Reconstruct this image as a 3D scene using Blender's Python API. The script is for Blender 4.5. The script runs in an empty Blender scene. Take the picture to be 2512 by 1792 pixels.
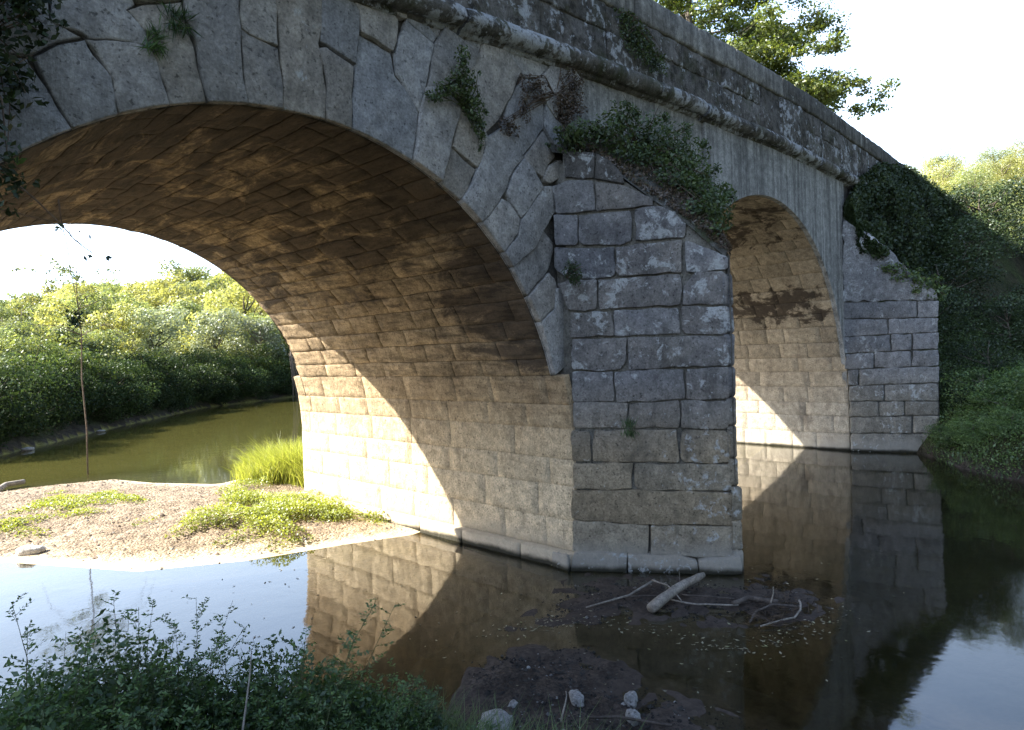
import bpy, math, random
import numpy as np
from mathutils import Vector, Matrix, noise

SC = bpy.context.scene
COL = SC.collection
rng = np.random.default_rng(7)
random.seed(7)
FACE_STONES=[[(-2.169,4.318),(-1.905,4.419),(-1.802,4.223),(-1.698,4.035),(-1.799,3.965),(-1.945,3.865),(-2.103,3.721),(-2.254,3.571)],[(-1.891,4.438),(-1.61,4.62),(-1.556,4.539),(-1.466,4.409),(-1.42,4.167),(-1.691,4.032),(-1.802,4.223)],[(-1.61,4.62),(-1.538,4.63),(-1.311,4.698),(-1.209,4.695),(-1.143,4.533),(-1.093,4.319),(-1.42,4.167),(-1.466,4.409),(-1.541,4.552)],[(-2.15,4.836),(-1.78,4.98),(-1.785,4.682),(-1.608,4.657),(-1.897,4.452),(-2.169,4.325)],[(-1.78,4.98),(-1.34,5.152),(-1.301,4.964),(-1.357,4.902),(-1.282,4.851),(-1.229,4.801),(-1.209,4.695),(-1.311,4.698),(-1.581,4.629),(-1.608,4.657),(-1.785,4.682)],[(-1.229,4.801),(-1.357,4.902),(-1.205,4.993),(-0.986,5.103),(-0.958,4.943),(-0.906,4.825),(-0.866,4.611),(-0.829,4.411),(-1.093,4.319),(-1.143,4.533),(-1.209,4.695)],[(-0.986,5.103),(-0.974,5.294),(-0.562,5.454),(-0.56,5.048),(-0.558,4.735),(-0.519,4.493),(-0.829,4.411),(-0.866,4.611),(-0.906,4.825),(-0.958,4.943)],[(-1.34,5.152),(-0.974,5.294),(-0.986,5.103),(-1.205,4.993),(-1.301,4.964)],[(-0.543,5.461),(-0.266,5.569),(-0.254,5.228),(-0.253,4.996),(-0.503,5.019),(-0.561,5.048)],[(-0.561,5.048),(-0.503,5.019),(-0.253,4.996),(-0.223,4.831),(-0.225,4.537),(-0.525,4.487),(-0.554,4.736)],[(-0.266,5.569),(0.152,5.732),(0.134,5.33),(0.109,5.155),(0.124,5.097),(0.16,4.846),(0.16,4.553),(-0.225,4.537),(-0.223,4.831),(-0.253,4.996),(-0.254,5.228)],[(0.152,5.732),(0.488,5.862),(0.477,5.619),(0.539,5.565),(0.525,5.396),(0.466,5.083),(0.174,5.154),(0.115,5.157),(0.134,5.33)],[(0.112,5.094),(0.172,5.117),(0.446,5.061),(0.415,4.786),(0.416,4.515),(0.16,4.553),(0.16,4.846)],[(0.478,5.63),(0.595,5.639),(0.827,5.7),(0.965,5.633),(0.927,5.425),(0.88,5.313),(0.537,5.378),(0.532,5.563)],[(0.524,5.374),(0.879,5.307),(0.92,5.112),(1.08,4.946),(1.165,4.825),(1.145,4.738),(1.053,4.353),(0.729,4.45),(0.416,4.515),(0.415,4.786),(0.466,5.083)],[(0.934,5.416),(1.04,5.67),(1.067,5.633),(1.367,5.528),(1.346,5.413),(1.299,5.23),(1.254,5.11),(1.165,4.825),(1.08,4.946),(0.92,5.112),(0.893,5.3)],[(1.041,5.694),(1.029,5.754),(1.255,5.791),(1.418,5.605),(1.368,5.534),(1.068,5.645)],[(1.255,5.791),(1.542,5.83),(1.505,5.743),(1.418,5.605)],[(0.488,5.862),(0.798,5.983),(0.827,5.7),(0.595,5.639),(0.478,5.63)],[(0.798,5.983),(1.083,5.977),(1.029,5.754),(1.04,5.67),(0.965,5.633),(0.827,5.7)],[(1.367,5.528),(1.418,5.605),(1.505,5.743),(1.703,5.696),(1.96,5.598),(1.863,5.441),(1.511,5.167),(1.253,5.086),(1.299,5.23),(1.346,5.413)],[(1.506,5.75),(1.542,5.83),(2.027,5.865),(2.042,5.805),(1.979,5.629),(1.942,5.605),(1.703,5.696)],[(1.253,5.086),(1.511,5.167),(1.688,5.039),(1.664,4.882),(1.549,4.583),(1.401,4.211),(1.053,4.353),(1.145,4.738),(1.165,4.825)],[(1.511,5.167),(1.739,5.014),(1.963,4.913),(2.016,4.691),(1.973,4.565),(1.886,4.426),(1.549,4.583),(1.664,4.882),(1.688,5.039)],[(1.549,4.577),(1.885,4.42),(1.749,4.154),(1.651,4.063),(1.401,4.211)],[(1.863,5.441),(1.96,5.598),(2.051,5.808),(2.324,5.801),(2.615,5.643),(2.522,5.425),(2.393,5.228),(2.246,5.005),(2.05,4.829),(1.963,4.92),(1.739,5.014),(1.544,5.164)],[(2.321,5.826),(2.515,5.919),(2.866,5.946),(3.128,5.905),(3.123,5.799),(2.902,5.633),(2.695,5.575),(2.455,5.672)],[(3.128,5.905),(3.298,5.991),(3.555,5.959),(3.697,5.835),(3.569,5.673),(3.327,5.449),(3.204,5.243),(3.02,5.355),(2.948,5.509),(2.902,5.633),(3.123,5.799)],[(2.695,5.575),(2.902,5.633),(2.948,5.509),(3.02,5.355),(2.992,5.073),(2.625,4.692),(2.301,4.944),(2.408,5.203),(2.54,5.45)],[(2.004,4.869),(2.067,4.789),(2.301,4.944),(2.625,4.683),(2.433,4.499),(2.291,4.256),(2.229,4.175),(2.072,3.986),(1.912,3.864),(1.651,4.064),(1.757,4.174),(1.896,4.428),(1.966,4.534),(2.018,4.7)],[(2.229,4.175),(2.331,4.133),(2.516,3.977),(2.458,3.806),(2.271,3.624),(1.912,3.864),(2.072,3.986)],[(2.624,4.675),(2.769,4.55),(2.917,4.388),(2.672,4.131),(2.516,3.986),(2.356,4.153),(2.313,4.244),(2.444,4.493)],[(2.625,4.692),(2.991,5.055),(3.187,4.923),(3.195,4.801),(3.065,4.672),(2.937,4.511),(2.795,4.555)],[(2.937,4.511),(3.065,4.672),(3.235,4.774),(3.331,4.721),(3.324,4.577),(3.082,4.466),(2.974,4.466)],[(2.516,3.977),(2.672,4.131),(2.918,4.396),(3.067,4.446),(3.17,4.322),(3.178,4.2),(2.947,3.945),(2.725,3.666),(2.393,3.455),(2.271,3.624),(2.458,3.806)],[(2.725,3.666),(2.947,3.927),(2.998,3.881),(3.115,3.789),(3.124,3.684),(3.002,3.448),(2.623,3.154),(2.515,3.232),(2.393,3.455)],[(3.003,3.443),(3.094,3.37),(3.13,3.249),(3.049,3.018),(2.814,2.867),(2.707,3.043),(2.636,3.15)],[(3.049,3.018),(3.089,3.265),(3.2,3.27),(3.327,2.972),(3.345,2.775),(3.328,2.451),(3.25,2.328),(3.05,2.239),(2.942,2.513),(2.814,2.867)],[(2.992,5.073),(3.02,5.355),(3.204,5.243),(3.371,5.21),(3.539,5.103),(3.549,5.015),(3.33,4.97),(3.214,4.893),(3.187,4.923)]]
CUT_BLOCKS=[(0,[(-0.059,4.439),(0.16,4.482),(0.434,4.452),(0.441,4.108),(-0.026,4.107),(-0.006,4.192)]),(0,[(0.451,4.442),(0.755,4.376),(1.085,4.215),(1.099,4.121),(0.449,4.108)]),(0,[(0.102,4.823),(0.453,4.776),(0.443,4.469),(0.092,4.522)]),(0,[(0.465,4.758),(0.611,4.66),(0.775,4.477),(0.772,4.383),(0.455,4.468)]),(0,[(-0.045,4.09),(0.233,4.08),(0.224,3.778),(0.188,3.737),(-0.021,3.742),(-0.035,3.864)]),(0,[(0.25,4.07),(0.83,4.081),(0.853,3.994),(0.836,3.74),(0.734,3.704),(0.274,3.732),(0.236,3.778)]),(0,[(0.889,4.102),(1.165,4.117),(1.327,4.012),(1.439,3.937),(1.425,3.737),(0.879,3.746)]),(0,[(-0.039,3.721),(0.144,3.701),(0.649,3.679),(0.64,3.379),(0.613,3.338),(0.391,3.332),(0.201,3.342),(0.081,3.375),(-0.055,3.487)]),(0,[(0.658,3.678),(1.393,3.726),(1.382,3.356),(0.681,3.351),(0.649,3.396)]),(0,[(1.425,3.715),(1.506,3.685),(1.698,3.581),(1.897,3.494),(1.894,3.378),(1.853,3.355),(1.431,3.353)]),(0,[(-0.027,3.294),(0.097,3.339),(0.433,3.322),(0.423,2.994),(0.397,2.978),(0.103,2.983),(0.007,3.24)]),(0,[(0.45,3.321),(1.349,3.341),(1.377,3.188),(1.355,2.994),(0.448,2.976)]),(0,[(1.394,3.187),(1.529,3.348),(1.821,3.352),(1.883,3.279),(1.878,2.979),(1.371,2.985)]),(0,[(0.12,2.965),(0.592,2.952),(0.609,2.676),(0.11,2.669)]),(0,[(0.609,2.952),(1.338,2.97),(1.352,2.885),(1.354,2.665),(0.618,2.667)]),(0,[(1.37,2.951),(1.404,2.975),(1.858,2.963),(1.881,2.928),(1.869,2.662),(1.833,2.641),(1.411,2.657),(1.363,2.715)]),(0,[(0.127,2.651),(0.744,2.646),(0.745,2.397),(0.682,2.287),(0.58,2.273),(0.133,2.294),(0.109,2.365)]),(0,[(0.761,2.645),(1.353,2.639),(1.857,2.632),(1.859,2.294),(1.433,2.29),(0.758,2.284)]),(0,[(0.114,2.269),(0.588,2.264),(0.586,1.918),(0.12,1.92),(0.099,2.069)]),(0,[(0.596,2.255),(1.002,2.277),(1.367,2.266),(1.373,1.927),(0.991,1.91),(0.603,1.909)]),(0,[(1.392,2.274),(1.855,2.277),(1.854,1.942),(1.813,1.918),(1.39,1.927)]),(0,[(0.112,1.931),(0.743,1.905),(0.721,1.614),(0.102,1.617)]),(0,[(0.756,1.891),(1.32,1.918),(1.311,1.606),(0.734,1.614)]),(0,[(1.333,1.912),(1.844,1.901),(1.854,1.817),(1.843,1.624),(1.799,1.586),(1.324,1.606)]),(0,[(0.081,1.597),(0.274,1.594),(0.306,1.554),(0.302,1.233),(0.076,1.235)]),(0,[(0.333,1.58),(0.354,1.6),(1.285,1.58),(1.288,1.241),(1.262,1.221),(0.315,1.233)]),(0,[(1.322,1.554),(1.361,1.579),(1.798,1.573),(1.852,1.521),(1.844,1.198),(1.35,1.208),(1.313,1.253)]),(0,[(0.089,1.221),(0.767,1.217),(0.758,0.913),(0.079,0.912)]),(0,[(0.786,1.191),(0.826,1.21),(1.843,1.192),(1.847,0.888),(0.842,0.906),(0.779,0.953)]),(0.035,[(0.068,0.906),(0.777,0.9),(1.873,0.883),(1.881,0.516),(0.933,0.519),(0.057,0.571)]),(0.05,[(0.058,0.561),(0.932,0.51),(0.922,0.188),(0.495,0.194),(0.06,0.206)]),(0.05,[(0.945,0.51),(1.885,0.508),(1.9,0.167),(1.315,0.156),(0.935,0.182)]),(0.13,[(0.067,0.217),(0.678,0.201),(0.671,-0.028),(0.032,-0.03)]),(0.13,[(0.69,0.195),(1.297,0.18),(1.451,0.145),(1.447,-0.01),(0.683,-0.028)]),(0.13,[(1.464,0.145),(1.9,0.192),(1.928,0.091),(1.931,0.002),(1.459,-0.016)])]
FAR_BLOCKS=[[(-0.11,3.429),(1.354,3.382),(1.346,2.999),(-0.119,3.046)],[(1.367,3.381),(1.774,3.368),(1.766,2.985),(1.359,2.998)],[(-0.119,3.046),(0.786,3.017),(0.778,2.654),(-0.128,2.642)],[(0.799,3.016),(1.766,2.985),(1.759,2.667),(0.791,2.654)],[(-0.11,2.641),(0.829,2.655),(0.821,2.276),(-0.119,2.257)],[(0.843,2.654),(1.255,2.66),(1.247,2.285),(0.835,2.276)],[(1.268,2.66),(1.759,2.667),(1.752,2.295),(1.261,2.284)],[(-0.094,2.257),(0.491,2.269),(0.482,1.899),(-0.103,1.885)],[(0.505,2.269),(1.23,2.284),(1.222,1.917),(0.496,1.899)],[(1.244,2.283),(1.758,2.294),(1.751,1.929),(1.236,1.916)],[(-0.038,1.883),(0.181,1.889),(0.173,1.524),(-0.046,1.519)],[(0.196,1.889),(1.751,1.929),(1.743,1.556),(0.187,1.524)],[(-0.028,1.519),(0.684,1.534),(0.676,1.157),(-0.036,1.155)],[(0.698,1.534),(1.743,1.556),(1.735,1.159),(0.689,1.157)],[(-0.025,1.155),(0.571,1.157),(0.563,0.809),(-0.034,0.791)],[(0.585,1.156),(1.071,1.157),(1.064,0.823),(0.577,0.809)],[(1.085,1.157),(1.735,1.159),(1.729,0.842),(1.077,0.823)],[(-0.019,0.791),(1.216,0.827),(1.208,0.436),(-0.028,0.414)],[(1.23,0.828),(1.729,0.842),(1.721,0.445),(1.222,0.436)],[(-0.014,0.415),(1.721,0.445),(1.712,-0.02),(-0.024,-0.011)],[(-0.08,5.326),(0.104,5.198),(0.453,4.961),(0.794,4.651),(1.026,4.296),(1.257,4.023),(1.777,3.541),(1.78,3.38),(-0.117,3.445)]]
FAR_BLOCKS=[[(-0.11,3.429),(1.354,3.382),(1.346,2.999),(-0.119,3.046)],[(1.367,3.381),(1.774,3.368),(1.766,2.985),(1.359,2.998)],[(-0.119,3.046),(0.786,3.017),(0.778,2.654),(-0.128,2.642)],[(0.799,3.016),(1.766,2.985),(1.759,2.667),(0.791,2.654)],[(-0.11,2.641),(0.829,2.655),(0.821,2.276),(-0.119,2.257)],[(0.843,2.654),(1.255,2.66),(1.247,2.285),(0.835,2.276)],[(1.268,2.66),(1.759,2.667),(1.752,2.295),(1.261,2.284)],[(-0.094,2.257),(0.491,2.269),(0.482,1.899),(-0.103,1.885)],[(0.505,2.269),(1.23,2.284),(1.222,1.917),(0.496,1.899)],[(1.244,2.283),(1.758,2.294),(1.751,1.929),(1.236,1.916)],[(-0.038,1.883),(0.181,1.889),(0.173,1.524),(-0.046,1.519)],[(0.196,1.889),(1.751,1.929),(1.743,1.556),(0.187,1.524)],[(-0.028,1.519),(0.684,1.534),(0.676,1.157),(-0.036,1.155)],[(0.698,1.534),(1.743,1.556),(1.735,1.159),(0.689,1.157)],[(-0.025,1.155),(0.571,1.157),(0.563,0.809),(-0.034,0.791)],[(0.585,1.156),(1.071,1.157),(1.064,0.823),(0.577,0.809)],[(1.085,1.157),(1.735,1.159),(1.729,0.842),(1.077,0.823)],[(-0.019,0.791),(1.216,0.827),(1.208,0.436),(-0.028,0.414)],[(1.23,0.828),(1.729,0.842),(1.721,0.445),(1.222,0.436)],[(-0.014,0.415),(1.721,0.445),(1.712,-0.02),(-0.024,-0.011)],[(-0.08,5.326),(0.104,5.198),(0.453,4.961),(0.794,4.651),(1.026,4.296),(1.257,4.023),(1.777,3.541),(1.78,3.38),(-0.117,3.445)]]


# ------------------------------------------------------------------ helpers
def tag(o, label=None, cat=None, group=None, kind=None):
    if label: o['label'] = label
    if cat: o['category'] = cat
    if group: o['group'] = group
    if kind: o['kind'] = kind
    return o

def empty(name, loc=(0, 0, 0)):
    o = bpy.data.objects.new(name, None)
    COL.objects.link(o)
    o.location = loc
    o.empty_display_size = 0.2
    return o

class MB:
    """collects verts / faces with a per-vertex tone colour"""
    def __init__(s):
        s.v = []; s.f = []; s.t = []
    def add(s, verts, faces, tone=(1, 0, 0)):
        b = len(s.v)
        s.v.extend(verts)
        s.f.extend([tuple(i + b for i in f) for f in faces])
        s.t.extend([tone] * len(verts))
    def build(s, name, mat, parent=None, smooth=True):
        me = bpy.data.meshes.new(name)
        me.from_pydata([tuple(v) for v in s.v], [], s.f)
        return finish(me, name, mat, parent, smooth, np.array(s.t, dtype=np.float32))

def finish(me, name, mat, parent, smooth, tone):
    if tone is not None:
        at = me.color_attributes.new('tone', 'FLOAT_COLOR', 'POINT')
        c = np.ones((len(me.vertices), 4), np.float32)
        c[:, :3] = tone
        at.data.foreach_set('color', c.ravel())
    me.materials.append(mat)
    if smooth:
        me.polygons.foreach_set('use_smooth', np.ones(len(me.polygons), dtype=bool))
    me.update()
    o = bpy.data.objects.new(name, me)
    COL.objects.link(o)
    if parent is not None:
        o.parent = parent
    return o

def np_mesh(name, V, F, tone, mat, parent=None, smooth=False):
    """V (n,3), F (m,k) numpy"""
    me = bpy.data.meshes.new(name)
    n, (m, k) = len(V), F.shape
    me.vertices.add(n); me.loops.add(m * k); me.polygons.add(m)
    me.vertices.foreach_set('co', np.asarray(V, np.float32).ravel())
    me.loops.foreach_set('vertex_index', np.asarray(F, np.int32).ravel())
    me.polygons.foreach_set('loop_start', np.arange(0, m * k, k, dtype=np.int32))
    me.update(calc_edges=True)
    return finish(me, name, mat, parent, smooth, tone)

def sstep(a, b, x):
    t = np.clip((np.asarray(x, float) - a) / (b - a), 0, 1)
    return t * t * (3 - 2 * t)

def nz(x, y, z=0.0, s=1.0):
    return noise.noise(Vector((x * s, y * s, z * s)))

# ------------------------------------------------------------------ polygon blocks
def densify(poly, step):
    out = []
    for i, a in enumerate(poly):
        b = poly[(i + 1) % len(poly)]
        d = math.hypot(b[0] - a[0], b[1] - a[1])
        n = max(1, int(round(d / step)))
        for k in range(n):
            t = k / n
            out.append((a[0] + (b[0] - a[0]) * t, a[1] + (b[1] - a[1]) * t))
    return out

def chaikin(poly, r=0.25):
    out = []
    for i, a in enumerate(poly):
        b = poly[(i + 1) % len(poly)]
        out.append((a[0] * (1 - r) + b[0] * r, a[1] * (1 - r) + b[1] * r))
        out.append((a[0] * r + b[0] * (1 - r), a[1] * r + b[1] * (1 - r)))
    return out

def area(p):
    return 0.5 * sum(p[i][0] * p[(i + 1) % len(p)][1] - p[(i + 1) % len(p)][0] * p[i][1] for i in range(len(p)))

def inset(p, d):
    n = len(p); out = []
    for i in range(n):
        a, b, c = p[i - 1], p[i], p[(i + 1) % n]
        e1 = (b[0] - a[0], b[1] - a[1]); e2 = (c[0] - b[0], c[1] - b[1])
        l1 = math.hypot(*e1) or 1e-6; l2 = math.hypot(*e2) or 1e-6
        nx = -e1[1] / l1 - e2[1] / l2; ny = e1[0] / l1 + e2[0] / l2
        l = math.hypot(nx, ny) or 1e-6
        k = min(1.6, 2 / l)
        out.append((b[0] + nx / l * d * k, b[1] + ny / l * d * k))
    return out

def poly_block(mb, poly, fmap, out=0.0, back=-0.14, gap=0.006, bev=0.012, tone=(1, 0, 0), step=0.07, wob=0.006, rnd=True, tilt=0.008, fixed=None):
    """one dressed stone: polygon in (u,v), fmap(u,v,depth)->xyz, depth>0 is outwards"""
    if area(poly) < 0:
        poly = poly[::-1]
    p = densify(poly, step)
    if rnd:
        p = chaikin(p, 0.25)
    sd = random.uniform(0, 100)
    q = []
    for (u, v) in p:
        w = 0.0 if (fixed and fixed(u, v)) else wob
        q.append((u + w * nz(u, v, sd, 6) * 2, v + w * nz(v, u, sd + 9, 6) * 2))
    g1 = inset(q, gap); g2 = inset(q, gap + bev * 0.45); g3 = inset(q, gap + bev * 1.3)
    cu = sum(x for x, _ in q) / len(q); cv = sum(y for _, y in q) / len(q)
    tu, tv = random.uniform(-tilt, tilt) * 2, random.uniform(-tilt, tilt) * 2
    def dep(u, v):
        return out + (u - cu) * tu + (v - cv) * tv + 0.006 * nz(u, v, sd, 4)
    n = len(q)
    V = [fmap(u, v, back) for u, v in g1] + [fmap(u, v, dep(u, v) - bev) for u, v in g1] + \
        [fmap(u, v, dep(u, v) - bev * 0.3) for u, v in g2] + [fmap(u, v, dep(u, v)) for u, v in g3]
    F = []
    for r in range(3):
        for i in range(n):
            j = (i + 1) % n
            F.append((r * n + i, r * n + j, (r + 1) * n + j, (r + 1) * n + i))
    F.append(tuple(range(3 * n, 4 * n)))
    mb.add(V, F, tone)

def grid_block(mb, u0, u1, v0, v1, fmap, out=0.0, back=-0.1, gap=0.004, bev=0.01, tone=(1, 0, 0), nu=3, nv=3, wob=0.004, gs=None):
    """rectangular stone on a curved surface, with a gridded face"""
    sd = random.uniform(0, 100)
    tu = random.uniform(-.006, .010)
    if gs is not None: sd = gs; tu *= .15
    us = [u0 + gap] + [u0 + gap + bev + (u1 - u0 - 2 * gap - 2 * bev) * i / nu for i in range(nu + 1)] + [u1 - gap]
    vs = [v0 + gap] + [v0 + gap + bev + (v1 - v0 - 2 * gap - 2 * bev) * i / nv for i in range(nv + 1)] + [v1 - gap]
    V = []; F = []
    nU, nV = len(us), len(vs)
    for i, u in enumerate(us):
        for j, v in enumerate(vs):
            e = (i in (0, nU - 1)) or (j in (0, nV - 1))
            d = out - (bev if e else 0) + wob * nz(u * 2.2, v, sd, 2.2) + wob * .6 * nz(u * 2.5, v, sd + 3, 5.5) + tu * (u - u0)
            w2 = min(wob, .009)
            V.append(fmap(u + w2 * nz(u, v, sd + 5, 5), v + w2 * nz(v, u, sd + 7, 5), d))
    for i in range(nU - 1):
        for j in range(nV - 1):
            a = i * nV + j
            F.append((a, a + nV, a + nV + 1, a + 1))
    # sides
    ring = [i * nV for i in range(nU)] + [(nU - 1) * nV + j for j in range(1, nV)] + [i * nV + nV - 1 for i in range(nU - 2, -1, -1)] + [j for j in range(nV - 2, 0, -1)]
    b = len(V)
    uv = [(us[k // nV], vs[k % nV]) for k in ring]
    V += [fmap(u, v, back) for u, v in uv]
    m = len(ring)
    for i in range(m):
        j = (i + 1) % m
        F.append((ring[j], ring[i], b + i, b + j))
    mb.add(V, F, tone)

def tube(mb, pts, radii, sides=6, tone=(1, 0, 0), cap=True):
    pts = [Vector(p) for p in pts]
    n = len(pts); V = []; F = []
    up = Vector((0.3, 0.2, 1)).normalized()
    for i, p in enumerate(pts):
        d = (pts[min(i + 1, n - 1)] - pts[max(i - 1, 0)])
        d = d.normalized() if d.length > 1e-9 else Vector((0, 0, 1))
        a = d.cross(up)
        if a.length < 1e-3: a = d.cross(Vector((1, 0, 0)))
        a.normalize(); b = d.cross(a)
        r = radii[i] if hasattr(radii, '__len__') else radii
        for k in range(sides):
            t = 2 * math.pi * k / sides
            V.append(p + a * (r * math.cos(t)) + b * (r * math.sin(t)))
    for i in range(n - 1):
        for k in range(sides):
            l = (k + 1) % sides
            F.append((i * sides + k, i * sides + l, (i + 1) * sides + l, (i + 1) * sides + k))
    if cap:
        F.append(tuple(range(sides - 1, -1, -1)))
        F.append(tuple((n - 1) * sides + k for k in range(sides)))
    mb.add([tuple(v) for v in V], F, tone)

def rand_unit(n, r=None):
    r = r or rng
    v = r.normal(size=(n, 3))
    return v / np.linalg.norm(v, axis=1, keepdims=True)

def leaf_arrays(P, N, size, aspect=0.55, tone=None, updir=None, r=None):
    """rhombic, slightly folded leaves at P with normals N"""
    r = r or rng
    n = len(P)
    T = rand_unit(n, r) if updir is None else updir
    T = T - N * np.sum(T * N, axis=1, keepdims=True)
    T /= np.linalg.norm(T, axis=1, keepdims=True) + 1e-9
    B = np.cross(N, T)
    L = (np.ones(n) * size)[:, None]
    W = L * aspect
    V = np.stack([P - T * L * .5, P + B * W * .5 - N * W * .12 - T * L * .05, P + T * L * .5, P - B * W * .5 - N * W * .12 - T * L * .05], axis=1).reshape(-1, 3)
    F = np.arange(4 * n).reshape(n, 4)
    if tone is None:
        tone = np.stack([r.uniform(.6, 1.3, n), r.uniform(0, 1, n), np.zeros(n)], axis=1)
    return V, F, np.repeat(tone, 4, axis=0)

def merge_arrays(parts):
    Vs, Fs, Ts = [], [], []
    b = 0
    for V, F, T in parts:
        Vs.append(V); Fs.append(F + b); Ts.append(T); b += len(V)
    return np.concatenate(Vs), np.concatenate(Fs), np.concatenate(Ts)

def cloud(ells, n, size, r=None, fill=0.55, up=0.3, aspect=.55, sizevar=.35, droop=0.0):
    """leaf cloud in a union of ellipsoids [(centre),(radii),weight]"""
    r = r or rng
    w = np.array([e[1][0] * e[1][1] + e[1][1] * e[1][2] + e[1][0] * e[1][2] for e in ells]); w = w / w.sum()
    parts = []
    for (c, rad), wi in zip(ells, w):
        k = max(6, int(n * wi))
        d = rand_unit(k, r)
        rr = 1 - (1 - fill) * r.random(k) ** 1.6
        rr *= 1 + .18 * np.array([nz(a * 2.3 + c[0], b * 2.3 + c[1], q * 2.3 + c[2]) for a, b, q in d])
        P = np.array(c) + d * rr[:, None] * np.array(rad)
        N = d * .7 + rand_unit(k, r) * .8 + np.array([0, 0, up])
        N /= np.linalg.norm(N, axis=1, keepdims=True)
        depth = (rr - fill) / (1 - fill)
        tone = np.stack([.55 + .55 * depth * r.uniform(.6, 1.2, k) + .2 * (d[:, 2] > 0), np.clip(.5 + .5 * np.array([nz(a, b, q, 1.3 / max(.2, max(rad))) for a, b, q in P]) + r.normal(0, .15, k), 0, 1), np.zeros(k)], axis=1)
        sz = size * (1 + sizevar * r.uniform(-1, 1, k))
        parts.append(leaf_arrays(P, N, sz, aspect, tone, r=r))
    return merge_arrays(parts)

# ------------------------------------------------------------------ materials
class G:
    def __init__(s, name):
        s.mat = bpy.data.materials.new(name)
        s.mat.use_nodes = True
        s.t = s.mat.node_tree
        s.t.nodes.clear()
        s.out = s.t.nodes.new('ShaderNodeOutputMaterial')
    def n(s, typ, props=None, **inp):
        nd = s.t.nodes.new('ShaderNode' + typ)
        for k, v in (props or {}).items():
            setattr(nd, k, v)
        for k, v in inp.items():
            key = k.replace('_', ' ')
            sock = nd.inputs[int(k[1:])] if (k[0] == 'i' and k[1:].isdigit()) else nd.inputs[key]
            s.set(sock, v)
        return nd
    def set(s, sock, v):
        if isinstance(v, bpy.types.NodeSocket):
            s.t.links.new(v, sock)
        elif isinstance(v, bpy.types.Node):
            s.t.links.new(v.outputs[0], sock)
        else:
            if hasattr(v, '__len__') and len(v) == 3 and sock.type == 'RGBA':
                v = (*v, 1)
            sock.default_value = v
    def noise(s, vec, scale, detail=5, rough=.6, dist=0.0):
        return s.n('TexNoise', Vector=vec, Scale=scale, Detail=detail, Roughness=rough, Distortion=dist).outputs['Fac']
    def ramp(s, fac, a, b, lo=0.0, hi=1.0):
        return s.n('MapRange', {'interpolation_type': 'SMOOTHSTEP'}, Value=fac, From_Min=a, From_Max=b, To_Min=lo, To_Max=hi).outputs[0]
    def mul(s, a, b):
        return s.n('Math', {'operation': 'MULTIPLY'}, i0=a, i1=b).outputs[0]
    def add(s, a, b):
        return s.n('Math', {'operation': 'ADD'}, i0=a, i1=b).outputs[0]
    def sub(s, a, b):
        return s.n('Math', {'operation': 'SUBTRACT'}, i0=a, i1=b).outputs[0]
    def mix(s, fac, a, b, blend='MIX'):
        nd = s.t.nodes.new('ShaderNodeMix')
        nd.data_type = 'RGBA'; nd.blend_type = blend
        s.set(nd.inputs[0], fac); s.set(nd.inputs[6], a); s.set(nd.inputs[7], b)
        return nd.outputs[2]
    def scalec(s, col, k):
        nd = s.t.nodes.new('ShaderNodeVectorMath'); nd.operation = 'SCALE'
        s.set(nd.inputs[0], col); s.set(nd.inputs[3], k)
        return nd.outputs[0]
    def surf(s, sh):
        s.t.links.new(sh.outputs[0] if isinstance(sh, bpy.types.Node) else sh, s.out.inputs['Surface'])
        return s.mat

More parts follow.
